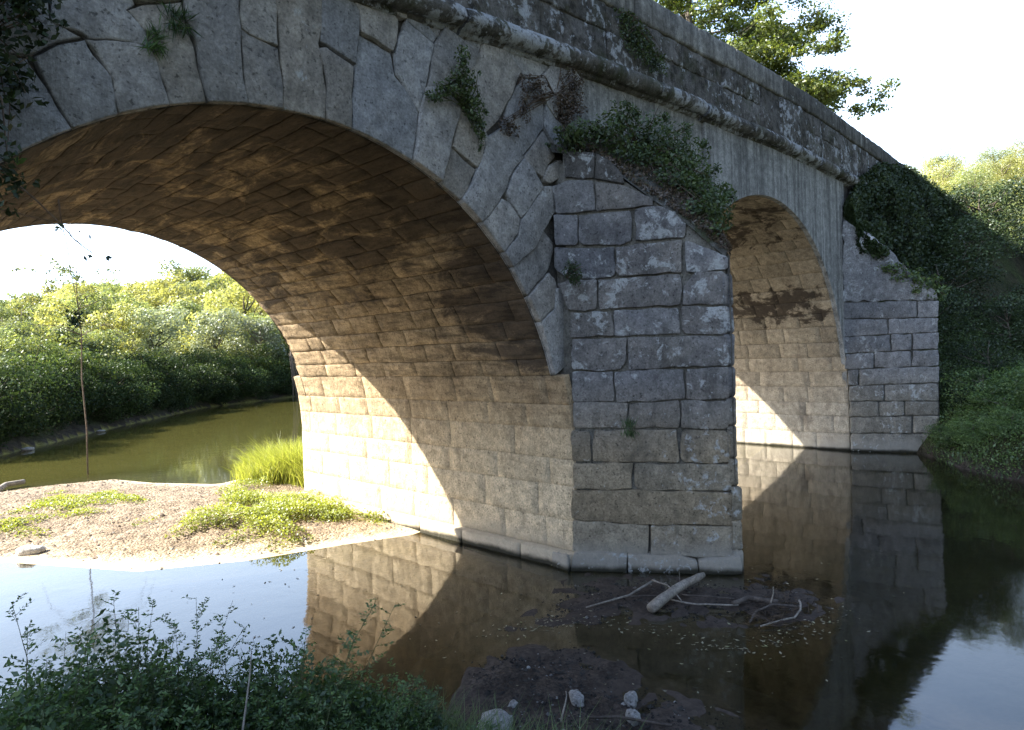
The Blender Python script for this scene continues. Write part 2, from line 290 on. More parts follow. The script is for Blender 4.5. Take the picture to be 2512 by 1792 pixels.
def stone_mat(name, ca, cb, low=None, lowz=(0.9, 1.8), lichen=.5, lich_col=(.52, .54, .535), stain=.5, stain_col=(.06, .055, .045), bump=.6, streak=0.0, vault=False, grain=1.0, moss=0.0, crust=0.0, base=None, soot=None):
    g = G(name)
    pos = g.n('TexCoord').outputs['Object']
    sep = g.n('SeparateXYZ', i0=pos)
    Zs, Ys, Xs = sep.outputs[2], sep.outputs[1], sep.outputs[0]
    att = g.n('Attribute', {'attribute_name': 'tone'})
    asep = g.n('SeparateColor', i0=att.outputs['Color'])
    tone, lk = asep.outputs[0], asep.outputs[1]
    n1 = g.noise(pos, 1.3, 6, .62, .3)
    n2 = g.noise(pos, 8, 8, .68)
    n3 = g.noise(pos, 42 * grain, 5, .7)
    col = g.mix(g.ramp(n1, .35, .68), ca, cb)
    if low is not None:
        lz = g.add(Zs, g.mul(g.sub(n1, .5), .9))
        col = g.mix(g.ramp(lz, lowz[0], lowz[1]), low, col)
    col = g.scalec(col, g.ramp(n2, .25, .78, .62, 1.3))
    col = g.scalec(col, g.ramp(n3, .3, .72, .72, 1.22))
    col = g.scalec(col, tone)
    col = g.mix(asep.outputs[2], col, g.mix(1.0, col, (1.02, .86, .64), 'MULTIPLY'))
    # pits
    pit = g.ramp(g.noise(pos, 30, 3, .5), .30, .40, .45, 1)
    col = g.scalec(col, pit)
    if stain > 0:
        mp = g.n('Mapping', Vector=pos, Scale=(1.0, 1.0, .45)).outputs[0]
        sn = g.noise(mp, 1.7, 7, .7, .5)
        f = g.mul(g.ramp(sn, .52, .68), stain)
        col = g.mix(f, col, stain_col)
    if streak > 0:
        mp = g.n('Mapping', Vector=pos, Scale=(5.0, 5.0, .22)).outputs[0]
        sn = g.noise(mp, 1.6, 6, .65)
        col = g.scalec(col, g.ramp(sn, .36, .62, 1 - streak, 1.12))
        mp2 = g.n('Mapping', Vector=pos, Scale=(3.2, 3.2, .3)).outputs[0]
        s2 = g.noise(mp2, 1.1, 5, .6)
        col = g.mix(g.ramp(s2, .62, .70, 0, .55), col, (.55, .55, .53))
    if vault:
        # soot and seepage with painted vault shade: dark towards crown and the near (front) edge, streaked along the barrel
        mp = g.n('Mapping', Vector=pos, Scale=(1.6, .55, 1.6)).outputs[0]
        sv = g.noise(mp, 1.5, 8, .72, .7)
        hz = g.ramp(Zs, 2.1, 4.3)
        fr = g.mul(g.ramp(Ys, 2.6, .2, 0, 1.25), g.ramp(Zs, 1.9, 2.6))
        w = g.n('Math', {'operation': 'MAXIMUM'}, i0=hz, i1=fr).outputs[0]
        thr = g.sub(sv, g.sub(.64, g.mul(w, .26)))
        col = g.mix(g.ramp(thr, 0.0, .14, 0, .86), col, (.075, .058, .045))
        col = g.scalec(col, g.ramp(Zs, 1.5, 4.5, 1.0, .78))  # even darkening with height puts vault shade into the colour
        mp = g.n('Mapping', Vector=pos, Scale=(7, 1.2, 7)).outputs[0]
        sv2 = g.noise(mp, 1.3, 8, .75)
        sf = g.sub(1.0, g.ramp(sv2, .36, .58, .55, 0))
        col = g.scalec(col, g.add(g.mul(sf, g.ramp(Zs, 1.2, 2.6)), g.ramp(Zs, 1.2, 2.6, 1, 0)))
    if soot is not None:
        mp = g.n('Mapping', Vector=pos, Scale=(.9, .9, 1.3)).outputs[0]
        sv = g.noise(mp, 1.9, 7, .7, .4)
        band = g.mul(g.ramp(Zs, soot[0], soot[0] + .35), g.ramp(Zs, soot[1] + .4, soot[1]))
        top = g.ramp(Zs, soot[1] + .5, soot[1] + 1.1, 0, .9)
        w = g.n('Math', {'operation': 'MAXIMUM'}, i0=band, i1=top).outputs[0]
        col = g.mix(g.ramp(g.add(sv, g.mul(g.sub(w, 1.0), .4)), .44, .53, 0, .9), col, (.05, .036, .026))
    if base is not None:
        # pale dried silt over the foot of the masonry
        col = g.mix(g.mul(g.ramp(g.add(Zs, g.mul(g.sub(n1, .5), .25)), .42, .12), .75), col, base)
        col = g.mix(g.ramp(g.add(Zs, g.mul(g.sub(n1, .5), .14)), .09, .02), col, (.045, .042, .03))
    if crust > 0:
        cm = g.noise(pos, 2.6, 8, .72, .4)
        cf = g.mul(g.ramp(cm, .44, .56), crust)
        col = g.mix(cf, col, g.mix(g.ramp(n2, .4, .6), (.035, .033, .028), (.11, .10, .085)))
    if moss > 0:
        mf = g.mul(g.ramp(g.noise(pos, 2.0, 7, .7, .5), .50, .62), moss)
        col = g.mix(mf, col, (.05, .06, .022))
    if lichen > 0:
        big = g.ramp(g.noise(pos, 1.6, 4, .55), .42, .62)
        la = g.noise(pos, 7.5, 9, .70, .35)
        thr = g.add(la, g.mul(g.add(g.mul(big, .10), g.mul(lk, .16)), lichen * 1.3))
        lf = g.ramp(thr, .635, .725)
        sp = g.n('TexVoronoi', Vector=pos, Scale=11.0).outputs['Distance']
        spf = g.mul(g.ramp(g.add(sp, g.mul(n3, .22)), .24, .18), g.ramp(g.noise(pos, 2.2, 3), .55, .62))
        lf2 = g.n('Math', {'operation': 'MAXIMUM'}, i0=g.mul(lf, .68), i1=g.mul(spf, lichen)).outputs[0]
        col = g.mix(lf2, col, g.scalec(lich_col, g.ramp(n3, .3, .7, .7, 1.1)))
    h = g.add(g.mul(n2, .8), g.mul(n3, .45))
    h = g.add(h, g.mul(g.noise(pos, 120, 3, .6), .15))
    mpb = g.n('Mapping', Vector=pos, Rotation=(0, -.75, 0), Scale=(30, 20, 5)).outputs[0]
    h = g.add(h, g.mul(g.noise(mpb, 1.0, 5, .65), .8))
    bp = g.n('Bump', Strength=bump, Distance=.035, Height=h)
    sh = g.n('BsdfPrincipled', Base_Color=col, Roughness=.92, Normal=bp)
    sh.inputs['Specular IOR Level'].default_value = .2
    return g.surf(sh)

def leaf_mat(name, ca, cb, cc=None, trans=.45, gloss=.05, hue_var=.25, soft=0.0):
    """foliage: colour by tone (light / dark clumps), leaf to leaf and plant to plant variation, light let through"""
    g = G(name)
    att = g.n('Attribute', {'attribute_name': 'tone'})
    asep = g.n('SeparateColor', i0=att.outputs['Color'])
    rnd = g.n('ObjectInfo').outputs['Random']
    col = g.mix(asep.outputs[1], ca, cb)
    if cc is not None:
        col = g.mix(g.ramp(asep.outputs[1], .75, 1.0, 0, .7), col, cc)
    col = g.scalec(col, g.add(g.mul(asep.outputs[0], 1 - soft), soft))  # soft flattens the tone contrast, painting haze on far trees
    col = g.scalec(col, g.ramp(rnd, 0, 1, 1 - hue_var, 1 + hue_var))
    d = g.n('BsdfDiffuse', Color=col)
    tcol = g.mix(.55, col, g.mix(1.0, col, (1.5, 1.45, .6), 'MULTIPLY'))
    t = g.n('BsdfTranslucent', Color=tcol)
    m = g.n('MixShader', i0=trans, i1=d.outputs[0], i2=t.outputs[0])
    gl = g.n('BsdfGlossy', Color=(.8, .85, .9), Roughness=.45)
    m2 = g.n('MixShader', i0=gloss, i1=m.outputs[0], i2=gl.outputs[0])
    return g.surf(m2)

def wood_mat(name, ca, cb, scale=30):
    g = G(name)
    pos = g.n('TexCoord').outputs['Object']
    n1 = g.noise(pos, scale * .3, 5, .6); n2 = g.noise(pos, scale, 6, .7)
    att = g.n('Attribute', {'attribute_name': 'tone'})
    col = g.mix(g.ramp(n1, .35, .65), ca, cb)
    col = g.scalec(col, g.ramp(n2, .3, .7, .6, 1.2))
    col = g.scalec(col, g.n('SeparateColor', i0=att.outputs['Color']).outputs[0])
    bp = g.n('Bump', Strength=.5, Distance=.01, Height=n2)
    return g.surf(g.n('BsdfPrincipled', Base_Color=col, Roughness=.9, Normal=bp))

M = {}
M['voussoir'] = stone_mat('grey_voussoir_stone', (.31, .318, .33), (.41, .41, .405), lichen=.2, stain=.45, stain_col=(.10, .095, .085), bump=.75, grain=1.0)
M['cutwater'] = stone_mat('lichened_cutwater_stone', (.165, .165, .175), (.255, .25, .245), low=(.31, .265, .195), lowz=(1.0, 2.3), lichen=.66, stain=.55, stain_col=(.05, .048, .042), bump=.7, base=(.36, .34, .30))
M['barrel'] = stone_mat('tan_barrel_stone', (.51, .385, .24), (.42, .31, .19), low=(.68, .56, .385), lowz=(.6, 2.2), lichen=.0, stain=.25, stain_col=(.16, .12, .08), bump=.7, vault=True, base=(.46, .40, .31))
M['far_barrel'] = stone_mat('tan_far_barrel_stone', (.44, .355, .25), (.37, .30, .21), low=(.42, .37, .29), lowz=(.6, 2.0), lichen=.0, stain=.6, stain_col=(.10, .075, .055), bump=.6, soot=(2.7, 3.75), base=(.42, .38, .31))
M['mortar'] = stone_mat('dark_mortar', (.085, .08, .072), (.15, .14, .125), lichen=0, stain=.3, bump=.8)
M['pier_mortar'] = stone_mat('grey_pier_mortar', (.15, .14, .12), (.21, .20, .175), lichen=0, stain=.4, bump=.8)
M['barrel_mortar'] = stone_mat('brown_barrel_mortar', (.12, .09, .06), (.2, .15, .1), lichen=0, stain=.3, bump=.8)
M['plaster'] = stone_mat('weathered_grey_render', (.34, .335, .31), (.25, .25, .24), lichen=.25, stain=.55, stain_col=(.10, .095, .08), bump=.5, streak=.35)
M['panel'] = stone_mat('streaked_pale_render', (.36, .36, .345), (.30, .30, .29), lichen=.1, stain=.25, stain_col=(.14, .14, .13), bump=.35, streak=.42)
M['parapet'] = stone_mat('blackened_parapet_stone', (.22, .21, .20), (.13, .125, .115), lichen=.72, lich_col=(.6, .63, .67), stain=.5, bump=.9, crust=.95, moss=.35)
M['coping'] = stone_mat('grey_coping_stone', (.34, .335, .31), (.27, .265, .25), lichen=.3, stain=.5, stain_col=(.10, .095, .085), bump=.6, streak=.35, crust=.35)
M['cornice'] = stone_mat('mossy_cornice_stone', (.20, .19, .17), (.14, .135, .12), lichen=.8, lich_col=(.6, .63, .67), stain=.6, bump=.9, crust=.6, moss=.6)
M['far_cut'] = stone_mat('dark_far_cutwater_stone', (.20, .20, .205), (.27, .265, .26), low=(.26, .24, .20), lowz=(.9, 2.2), lichen=.6, stain=.4, bump=.7, base=(.33, .31, .27))
M['cap'] = stone_mat('mossy_cap_stone', (.10, .095, .08), (.16, .155, .14), lichen=.5, stain=.5, bump=1.0, moss=.8)
M['road'] = stone_mat('road_gravel', (.25, .23, .2), (.2, .18, .16), lichen=0, stain=0, bump=.5)
M['wing'] = stone_mat('dark_wing_wall_stone', (.16, .155, .14), (.22, .21, .195), lichen=.4, stain=.6, bump=.9, crust=.6, moss=.6)
# ------------------------------------------------------------------ terrain
SAND = [(-3.3, 5.9), (-1.36, 5.75), (-.38, 3.86), (.75, 3.12), (1.95, 2.72), (2.82, 2.35), (3.4, 2.4), (3.4, 5.8), (4.6, 6.1), (5.0, 7.5), (4.6, 9.0), (3.6, 9.6), (3.0, 9.3), (2.3, 10.6), (1.9, 12.0), (.34, 12.45), (-.3, 12.5), (-3.3, 12.9)]
LEFT = [(-3.2, 5.8), (-3.3, 12.9), (-1.5, 17), (1, 19.9), (5.1, 25.4), (12.8, 34.7), (22, 39.6), (40, 46), (90, 62), (300, 90), (320, 640), (-420, 640), (-420, -420), (1.4, -420), (1.3, -8), (1.0, -4.6), (.55, -3.3), (.05, -2.5), (-.35, -1.75), (-1.0, -1.15), (-1.9, -.5), (-3.2, .0)]
RIGHT = [(13.7, 5.9), (14, 9), (20, 18), (35, 30), (60, 40), (120, 60), (320, 80), (320, -420), (12.6, -420), (11.6, -8), (11.2, -3.7), (11.9, -2.7), (13.25, -1.85), (14.05, -1.35), (13.7, 0)]
MUD1 = [(-.2, -1.75), (.25, -1.25), (.75, -1.0), (1.15, -1.05), (1.5, -1.5), (1.42, -2.0), (1.3, -2.5), (1.25, -3.4), (.3, -3.4), (-.1, -2.4)]
MUD2 = [(1.35, -.72), (2.0, -.62), (2.7, -.35), (3.1, -.45), (3.75, -1.75), (4.2, -1.9), (4.0, -2.75), (3.3, -2.75), (2.75, -2.35), (2.35, -1.75), (1.85, -1.15)]

def sdf(poly, X, Y):
    """signed distance, positive inside"""
    d2 = np.full(X.shape, 1e18); ins = np.zeros(X.shape, bool)
    n = len(poly)
    for i in range(n):
        ax, ay = poly[i]; bx, by = poly[(i + 1) % n]
        ex, ey = bx - ax, by - ay
        t = np.clip(((X - ax) * ex + (Y - ay) * ey) / (ex * ex + ey * ey), 0, 1)
        d2 = np.minimum(d2, (X - ax - t * ex) ** 2 + (Y - ay - t * ey) ** 2)
        c = ((ay > Y) != (by > Y)) & (X < (bx - ax) * (Y - ay) / (by - ay + 1e-12) + ax)
        ins ^= c
    d = np.sqrt(d2)
    return np.where(ins, d, -d)

def vnoise(X, Y, s, seed=0.0):
    f = lambda a, b: noise.noise(Vector((a * s, b * s, seed)))
    return np.vectorize(f)(X, Y)

def height(X, Y, detail=True):
    X = np.asarray(X, float); Y = np.asarray(Y, float)
    ds, dl, dr = sdf(SAND, X, Y), sdf(LEFT, X, Y), sdf(RIGHT, X, Y)
    m1, m2 = sdf(MUD1, X, Y), sdf(MUD2, X, Y)
    nA = vnoise(X, Y, .9, 3.1); nB = vnoise(X, Y, 3.2, 7.7)
    wob = .25 * nA + .08 * nB
    dmax = np.maximum(np.maximum(ds, dl), dr)
    bed = -.55 * (1 - np.exp(np.minimum(dmax, 0) * .5)) - .02
    front = sstep(2.5, .5, Y)
    bed = np.where(Y > 2.0, np.maximum(bed, -.55), bed)
    # sand bar: very shallow shelf under water, gentle dome above it
    s_in = -.034 + .245 * (1 - np.exp(-np.maximum(ds, 0) / 1.4)) + .05 * nA * sstep(.2, 1.2, ds) + .022 * nB * sstep(.2, .6, ds)
    shelf = np.maximum(-.034 - .055 * np.clip(-ds, 0, 9) ** 1.2, -.55)
    h = np.where(ds + 0 > 0, s_in, np.maximum(bed, np.where(-ds < 4, shelf, -9)))
    # left / far bank
    dw = dl + wob * .5
    near = sstep(8, 0, Y)
    up_near = .95 * (1 - np.exp(-np.maximum(dw, 0) / 2.2)) + .02 * np.maximum(dw, 0)
    hill = .9 * (1 - np.exp(-np.maximum(dw, 0) / 1.2)) + .16 * np.maximum(dw - 3, 0)
    cap = 5.0 + 8.0 * sstep(2, 55, X) + 3 * vnoise(X, Y, .022, 2.0)
    hill = cap * np.tanh(hill / cap)
    hl = near * up_near + (1 - near) * hill
    h = np.where(dw > 0, np.maximum(h, hl + .05 * nB), h)
    # right bank: grassy mound, slope up to the wall, hill behind the road end
    dw = dr + wob * .4
    mound = 1.15 * (1 - np.exp(-np.maximum(dw, 0) / .75)) + .045 * np.minimum(np.maximum(dw, 0), 20)
    slope = np.where(Y < 3, np.maximum(0, (X - 13.6) * .45) * sstep(-4.8, -.2, Y) * 1.0, 0)
    slope = np.minimum(slope, 4.2) * sstep(90, 70, X)
    dist = np.hypot(X + 2.9, Y + 4.9)
    hillr = 48 * np.tanh(.44 * np.maximum(dist - 80, 0) * sstep(40, 60, X) / 48) + 2.5 * vnoise(X, Y, .03, 5.0) * sstep(84, 110, dist)
    hr = np.maximum(mound + slope, hillr + mound * .3)
    h = np.where(dw > 0, np.maximum(h, hr + .06 * nB), h)
    # dark mud flats in front of the pier
    h = np.where(m1 > -.6, np.maximum(h, np.where(m1 > 0, .002 + .05 * np.minimum(m1, .5) + .026 * nB + .02 * nA, m1 * .12 + .012 * nB)), h)
    h = np.where(m2 > -.5, np.maximum(h, np.where(m2 > 0, -.004 + .035 * np.minimum(m2, .5) + .018 * nB, m2 * .12)), h)
    return h, dict(ds=ds, dl=dl, dr=dr, m1=m1, m2=m2, nA=nA, nB=nB)

def ground_z(x, y):
    return float(height(np.array([x]), np.array([y]))[0][0])

def axis(parts):
    out = []
    for a, b, st in parts:
        out += list(np.arange(a, b, st))
    return np.array(out)

gx = axis([(-400, -60, 20), (-60, -12, 3), (-12, -4, .5), (-4, 6, .075), (6, 15, .15), (15, 45, .75), (45, 120, 3), (120, 401, 20)])
gy = axis([(-400, -40, 20), (-40, -8, 2), (-8, -4, .3), (-4, 10, .075), (10, 14, .15), (14, 45, .5), (45, 130, 3), (130, 621, 20)])
GX, GY = np.meshgrid(gx, gy, indexing='ij')
HZ, D = height(GX, GY)
mudm = (np.maximum(D['m1'], D['m2']) > -.05)
tiny = vnoise(GX, GY, 5.5, 9.0) * .022 + vnoise(GX, GY, 13, 1.0) * .018 + vnoise(GX, GY, 27, 4.0) * .010
nearmask = ((GX > -4.2) & (GX < 6.2) & (GY > -4.2) & (GY < 13))
HZ = HZ + np.where(nearmask, tiny * np.clip((HZ - .01) / .08, np.where(D['ds'] > -2.5, .0, .3) * (GY > 1) + (.3 + .7 * mudm) * (GY <= 1), 1.0), 0)
# colours
ca = np.zeros(GX.shape + (3,))
def lerp(a, b, t): return a + (b - a) * t[..., None]
soil = np.array([.055, .05, .028]); grassy = np.array([.05, .07, .02]); sand = np.array([.34, .265, .185]); mud = np.array([.050, .045, .036])
wet = np.array([.60, .50, .35]); olive = np.array([.34, .31, .085]); black = np.array([.028, .022, .015])
ca[:] = soil
ca = lerp(ca, grassy, sstep(-.2, .4, D['nA']) * .8)
onsand = sstep(-1.6, -.0, D['ds']) * (GY > -1)
dry = sstep(.0, .10, HZ)
ca = lerp(ca, lerp(np.broadcast_to(wet, ca.shape), sand * np.ones(ca.shape), dry), sstep(-.05, .05, D['ds']) * (D['dl'] < .3))
under = HZ < 0.0
bedc = np.where((GY > 2.0)[..., None], olive, black)
bedc = lerp(bedc * np.ones(ca.shape), wet * np.ones(ca.shape), sstep(-2.6, -.1, D['ds']) ** 1.2 * sstep(-.6, 1.2, GY - .3 * GX))
ca = np.where(under[..., None], bedc, ca)
m = np.maximum(sstep(-.1, .05, D['m1']), sstep(-.1, .05, D['m2']))
ca = lerp(ca, mud * np.ones(ca.shape), m)
shore = sstep(.35, .02, HZ) * (HZ > -.02) * (D['ds'] < 0)
ca = lerp(ca, np.array([.07, .055, .045]) * np.ones(ca.shape), shore)

nx_, ny_ = GX.shape
V = np.stack([GX, GY, HZ], axis=-1).reshape(-1, 3)
I = np.arange(nx_ * ny_).reshape(nx_, ny_)
F = np.stack([I[:-1, :-1], I[1:, :-1], I[1:, 1:], I[:-1, 1:]], axis=-1).reshape(-1, 4)
g = G('river_ground')
pos = g.n('TexCoord').outputs['Object']
att = g.n('Attribute', {'attribute_name': 'tone'}).outputs['Color']
k1 = g.noise(pos, 5, 7, .7); k2 = g.noise(pos, 38, 5, .7); k3 = g.noise(pos, 1.3, 4, .6)
vor = g.n('TexVoronoi', Vector=pos, Scale=26.0)
zz_ = g.n('SeparateXYZ', i0=pos).outputs[2]
rough = g.scalec(g.scalec(att, g.ramp(k1, .3, .7, .58, 1.3)), g.ramp(k2, .3, .7, .5, 1.4))
col = g.mix(g.ramp(zz_, -.005, .04), g.scalec(att, g.ramp(k1, .3, .7, .85, 1.1)), rough)
col = g.mix(g.ramp(k3, .45, .65, 0, .45), col, g.mix(1.0, col, (.74, .68, .62), 'MULTIPLY'))
vr = g.n('SeparateColor', i0=vor.outputs['Color']).outputs[0]
col = g.scalec(col, g.ramp(vr, 0, 1, .84, 1.14))
h = g.add(g.add(g.mul(k1, .6), g.mul(k2, .5)), g.mul(vor.outputs['Distance'], -.5))
bp = g.n('Bump', Strength=g.ramp(zz_, .0, .06, .08, 1.0), Distance=.05, Height=h)
gsh = g.n('BsdfPrincipled', Base_Color=col, Roughness=.9, Normal=bp); gsh.inputs['Specular IOR Level'].default_value = .15
M['ground'] = g.surf(gsh)
ground = np_mesh('ground', V, F, ca.reshape(-1, 3).astype(np.float32), M['ground'], smooth=True)
tag(ground, kind='structure')

# ------------------------------------------------------------------ water
g = G('river_water')
pos = g.n('TexCoord').outputs['Object']
mp = g.n('Mapping', Vector=pos, Scale=(1, 1, 1)).outputs[0]
w1 = g.noise(mp, 2.2, 3, .5, .4); w2 = g.noise(mp, 9, 3, .5, .2); w3 = g.noise(mp, .5, 2, .5)
h = g.add(g.mul(w1, .7), g.mul(w2, .12))
bp = g.n('Bump', Strength=.14, Distance=.02, Height=h)
fr = g.n('Fresnel', IOR=1.55, Normal=bp)
tr = g.n('BsdfTransparent', Color=(.90, .86, .74, 1))
gl = g.n('BsdfGlossy', Color=(1, 1, 1, 1), Roughness=.045, Normal=bp)
mx = g.n('MixShader', i0=fr.outputs[0], i1=tr.outputs[0], i2=gl.outputs[0])
# a little suspended silt
dif = g.n('BsdfDiffuse', Color=(.17, .16, .045, 1))
mx2 = g.n('MixShader', i0=g.add(g.ramp(w3, .3, .7, .03, .08), g.ramp(g.n('SeparateXYZ', i0=pos).outputs[1], 9.0, 15.0, 0, .30)), i1=mx.outputs[0], i2=g.n('MixShader', i0=fr.outputs[0], i1=dif.outputs[0], i2=gl.outputs[0]).outputs[0])
M['water'] = g.surf(mx2)
water = MB()
water.add([(-400, -400, 0), (400, -400, 0), (400, 620, 0), (-400, 620, 0)], [(0, 1, 2, 3)])
tag(water.build('river_water', M['water'], smooth=False), kind='structure')

# ------------------------------------------------------------------ the bridge
bridge = empty('stone_bridge', (0, 0, 0))
tag(bridge, 'old grey stone bridge with two round arches and a pointed pier crossing the river', 'bridge')
R1, ZC1, E1, W = 3.162, 1.329, 1.012, 5.776
X2, R2, ZC2 = 9.47, 4.13, 1.12
def lin(tab):
    xs = [a for a, _ in tab]; ys = [b for _, b in tab]
    return lambda x: float(np.interp(x, xs, ys))
clow = lin([(-16, 4.1), (-4, 5.22), (.9, 5.66), (1.85, 5.75), (2.34, 5.79), (3.5, 5.89), (6.26, 6.055), (9.7, 6.18), (13.4, 6.215), (20, 6.2), (64, 6.1)])
ptop = lin([(-16, 6.2), (-4, 6.98), (0, 7.22), (5.4, 7.456), (7.1, 7.53), (9.3, 7.66), (12.2, 7.75), (16.4, 7.69), (22.8, 7.68), (31, 7.52), (64, 7.5)])
cbot = lambda x: ptop(x) - .44 + .004 * x

def arch_z(x):
    """underside of whichever arch spans x (None in a pier)"""
    if abs(x) < R1: return ZC1 + E1 * math.sqrt(max(0, R1 * R1 - x * x))
    if abs(x - X2) < R2: return ZC2 + math.sqrt(max(0, R2 * R2 - (x - X2) ** 2))
    return None

def plate(mb, x0, x1, y, flip=False, top=clow, topoff=.1, tone=(1, .3, 0)):
    """wall sheet in a plane y=const over x0..x1, cut by the arches"""
    eps = 1e-4
    cuts = [x0, x1] + [c + s * eps for c in (-R1, R1, X2 - R2, X2 + R2) for s in (-1, 1)]
    # finer steps by angle near the springings
    for c, R in ((0, R1), (X2, R2)):
        cuts += [c + R * math.cos(math.pi * k / 64) for k in range(1, 64)]
    cuts += list(np.arange(x0, x1, .3))
    xs = sorted(set(round(c, 5) for c in cuts if x0 <= c <= x1))
    for a, b in zip(xs, xs[1:]):
        mid = (a + b) / 2
        if arch_z(mid) is None: za = zb = -.8
        else:
            za = arch_z(a) if arch_z(a) is not None else -.8
            zb = arch_z(b) if arch_z(b) is not None else -.8
            if za < 0: za = ZC1 if abs(mid) < R1 else ZC2
            if zb < 0: zb = ZC1 if abs(mid) < R1 else ZC2
        ta, tb = top(a) + topoff, top(b) + topoff
        n = 4
        V = []; F = []
        for k in range(n + 1):
            t = k / n
            V += [(a, y, za + (ta - za) * t), (b, y, zb + (tb - zb) * t)]
        for k in range(n):
            q = (2 * k, 2 * k + 1, 2 * k + 3, 2 * k + 2)
            F.append(q[::-1] if flip else q)
        mb.add(V, F, tone)

# spandrel: recessed mortar, the traced voussoirs and facing stones stand proud of it
mb = MB(); plate(mb, -16, 3.35, .035)
spandrel = mb.build('spandrel_wall', M['mortar'], bridge, smooth=False)
mb = MB(); plate(mb, 3.35, 6.93, .012)
mb.build('rendered_wall', M['plaster'], bridge, smooth=False)

fface = lambda u, v, d: (u, -d, v)
ring = MB(); facing = MB()
def onring(u, v): return math.hypot(u, (v - ZC1) / E1) < R1 + .10
def snap(poly):
    out = []
    for (u, v) in poly:
        r = math.hypot(u, (v - ZC1) / E1)
        if r < R1 + .10 and v > ZC1 + .2:
            k = (R1 + .002) / r
            out.append((u * k, ZC1 + (v - ZC1) * k, True))
        else: out.append((u, v, False))
    res = []
    for i, (u, v, s) in enumerate(out):
        res.append((u, v))
        u2, v2, s2 = out[(i + 1) % len(out)]
        if s and s2:
            a1 = math.atan2((v - ZC1) / E1, u); a2 = math.atan2((v2 - ZC1) / E1, u2)
            n = max(1, int(abs(a2 - a1) / .03))
            for k in range(1, n):
                a = a1 + (a2 - a1) * k / n
                res.append((R1 * math.cos(a), ZC1 + E1 * R1 * math.sin(a)))
    return res, any(s for _, _, s in out)
for poly in FACE_STONES:
    p, touches = snap(poly)
    t = random.uniform(.78, 1.18)
    tone = (t, random.uniform(0, .6), random.uniform(0, .45) if random.random() < .75 else random.uniform(.4, .65))
    poly_block(ring if touches else facing, p, fface, out=random.uniform(.0, .045), back=-.055 if touches else -.12, gap=random.uniform(.0015, .005), bev=.009, tone=tone, step=.06, wob=.011, tilt=.02, fixed=lambda u, v: onring(u, v) and v > 1.5, rnd=False)
# the rest of the ring on the hidden left haunch
a = math.pi - .03
angs = [math.pi + .02, 2.95, 2.78, 2.62, 2.46, 2.31]
for a0, a1 in zip(angs, angs[1:]):
    ro = R1 + random.uniform(.8, 1.2)
    p = [(R1 * math.cos(a0 + (a1 - a0) * k / 5), ZC1 + E1 * R1 * math.sin(a0 + (a1 - a0) * k / 5)) for k in range(6)]
    p += [(ro * math.cos(a1), ZC1 + ro * math.sin(a1)), (ro * math.cos(a0), ZC1 + ro * math.sin(a0))]
    poly_block(ring, p, fface, out=.01, tone=(random.uniform(.8, 1.05), .2, 0), rnd=False)
for j, z in enumerate(np.arange(-.3, 5.0, .42)):
    x = -15.5 + (j % 2) * .5
    while x < -3.0:
        l = random.uniform(.7, 1.3)
        lim = -R1 - .05 if z < ZC1 else -(R1 + 1.0) * math.cos(min(1.2, (z - ZC1) / (R1 + 1.0)))
        x1 = min(x + l, lim)
        if x1 - x > .2 and z + .42 < clow(x) - .05:
            poly_block(facing, [(x, z), (x1, z), (x1, z + .42), (x, z + .42)], fface, out=random.uniform(-.005, .01), tone=(random.uniform(.8, 1.05), .2, 0), step=.2)
        x += l
ring.build('arch_ring', M['voussoir'], bridge)
facing.build('facing_stones', M['voussoir'], spandrel)

# second arch: smooth streaked render, slightly proud
mb = MB()
for y, fl in ((-.035, False),):
    plate(mb, 6.9, 13.66, y, fl)
zt = clow(6.9) + .1
mb.add([(6.9, -.035, arch_z(6.9)), (6.9, .05, arch_z(6.9)), (6.9, .05, zt), (6.9, -.035, zt)], [(0, 3, 2, 1)])
nn = 48
Vv = []; Ff = []
for k in range(nn + 1):
    a = math.pi * k / nn
    Vv += [(X2 + R2 * math.cos(a), -.035, ZC2 + R2 * math.sin(a)), (X2 + R2 * math.cos(a), .06, ZC2 + R2 * math.sin(a))]
for k in range(nn):
    Ff.append((2 * k, 2 * k + 1, 2 * k + 3, 2 * k + 2))
mb.add(Vv, Ff)
mb.build('arch_face', M['panel'], bridge, smooth=False)

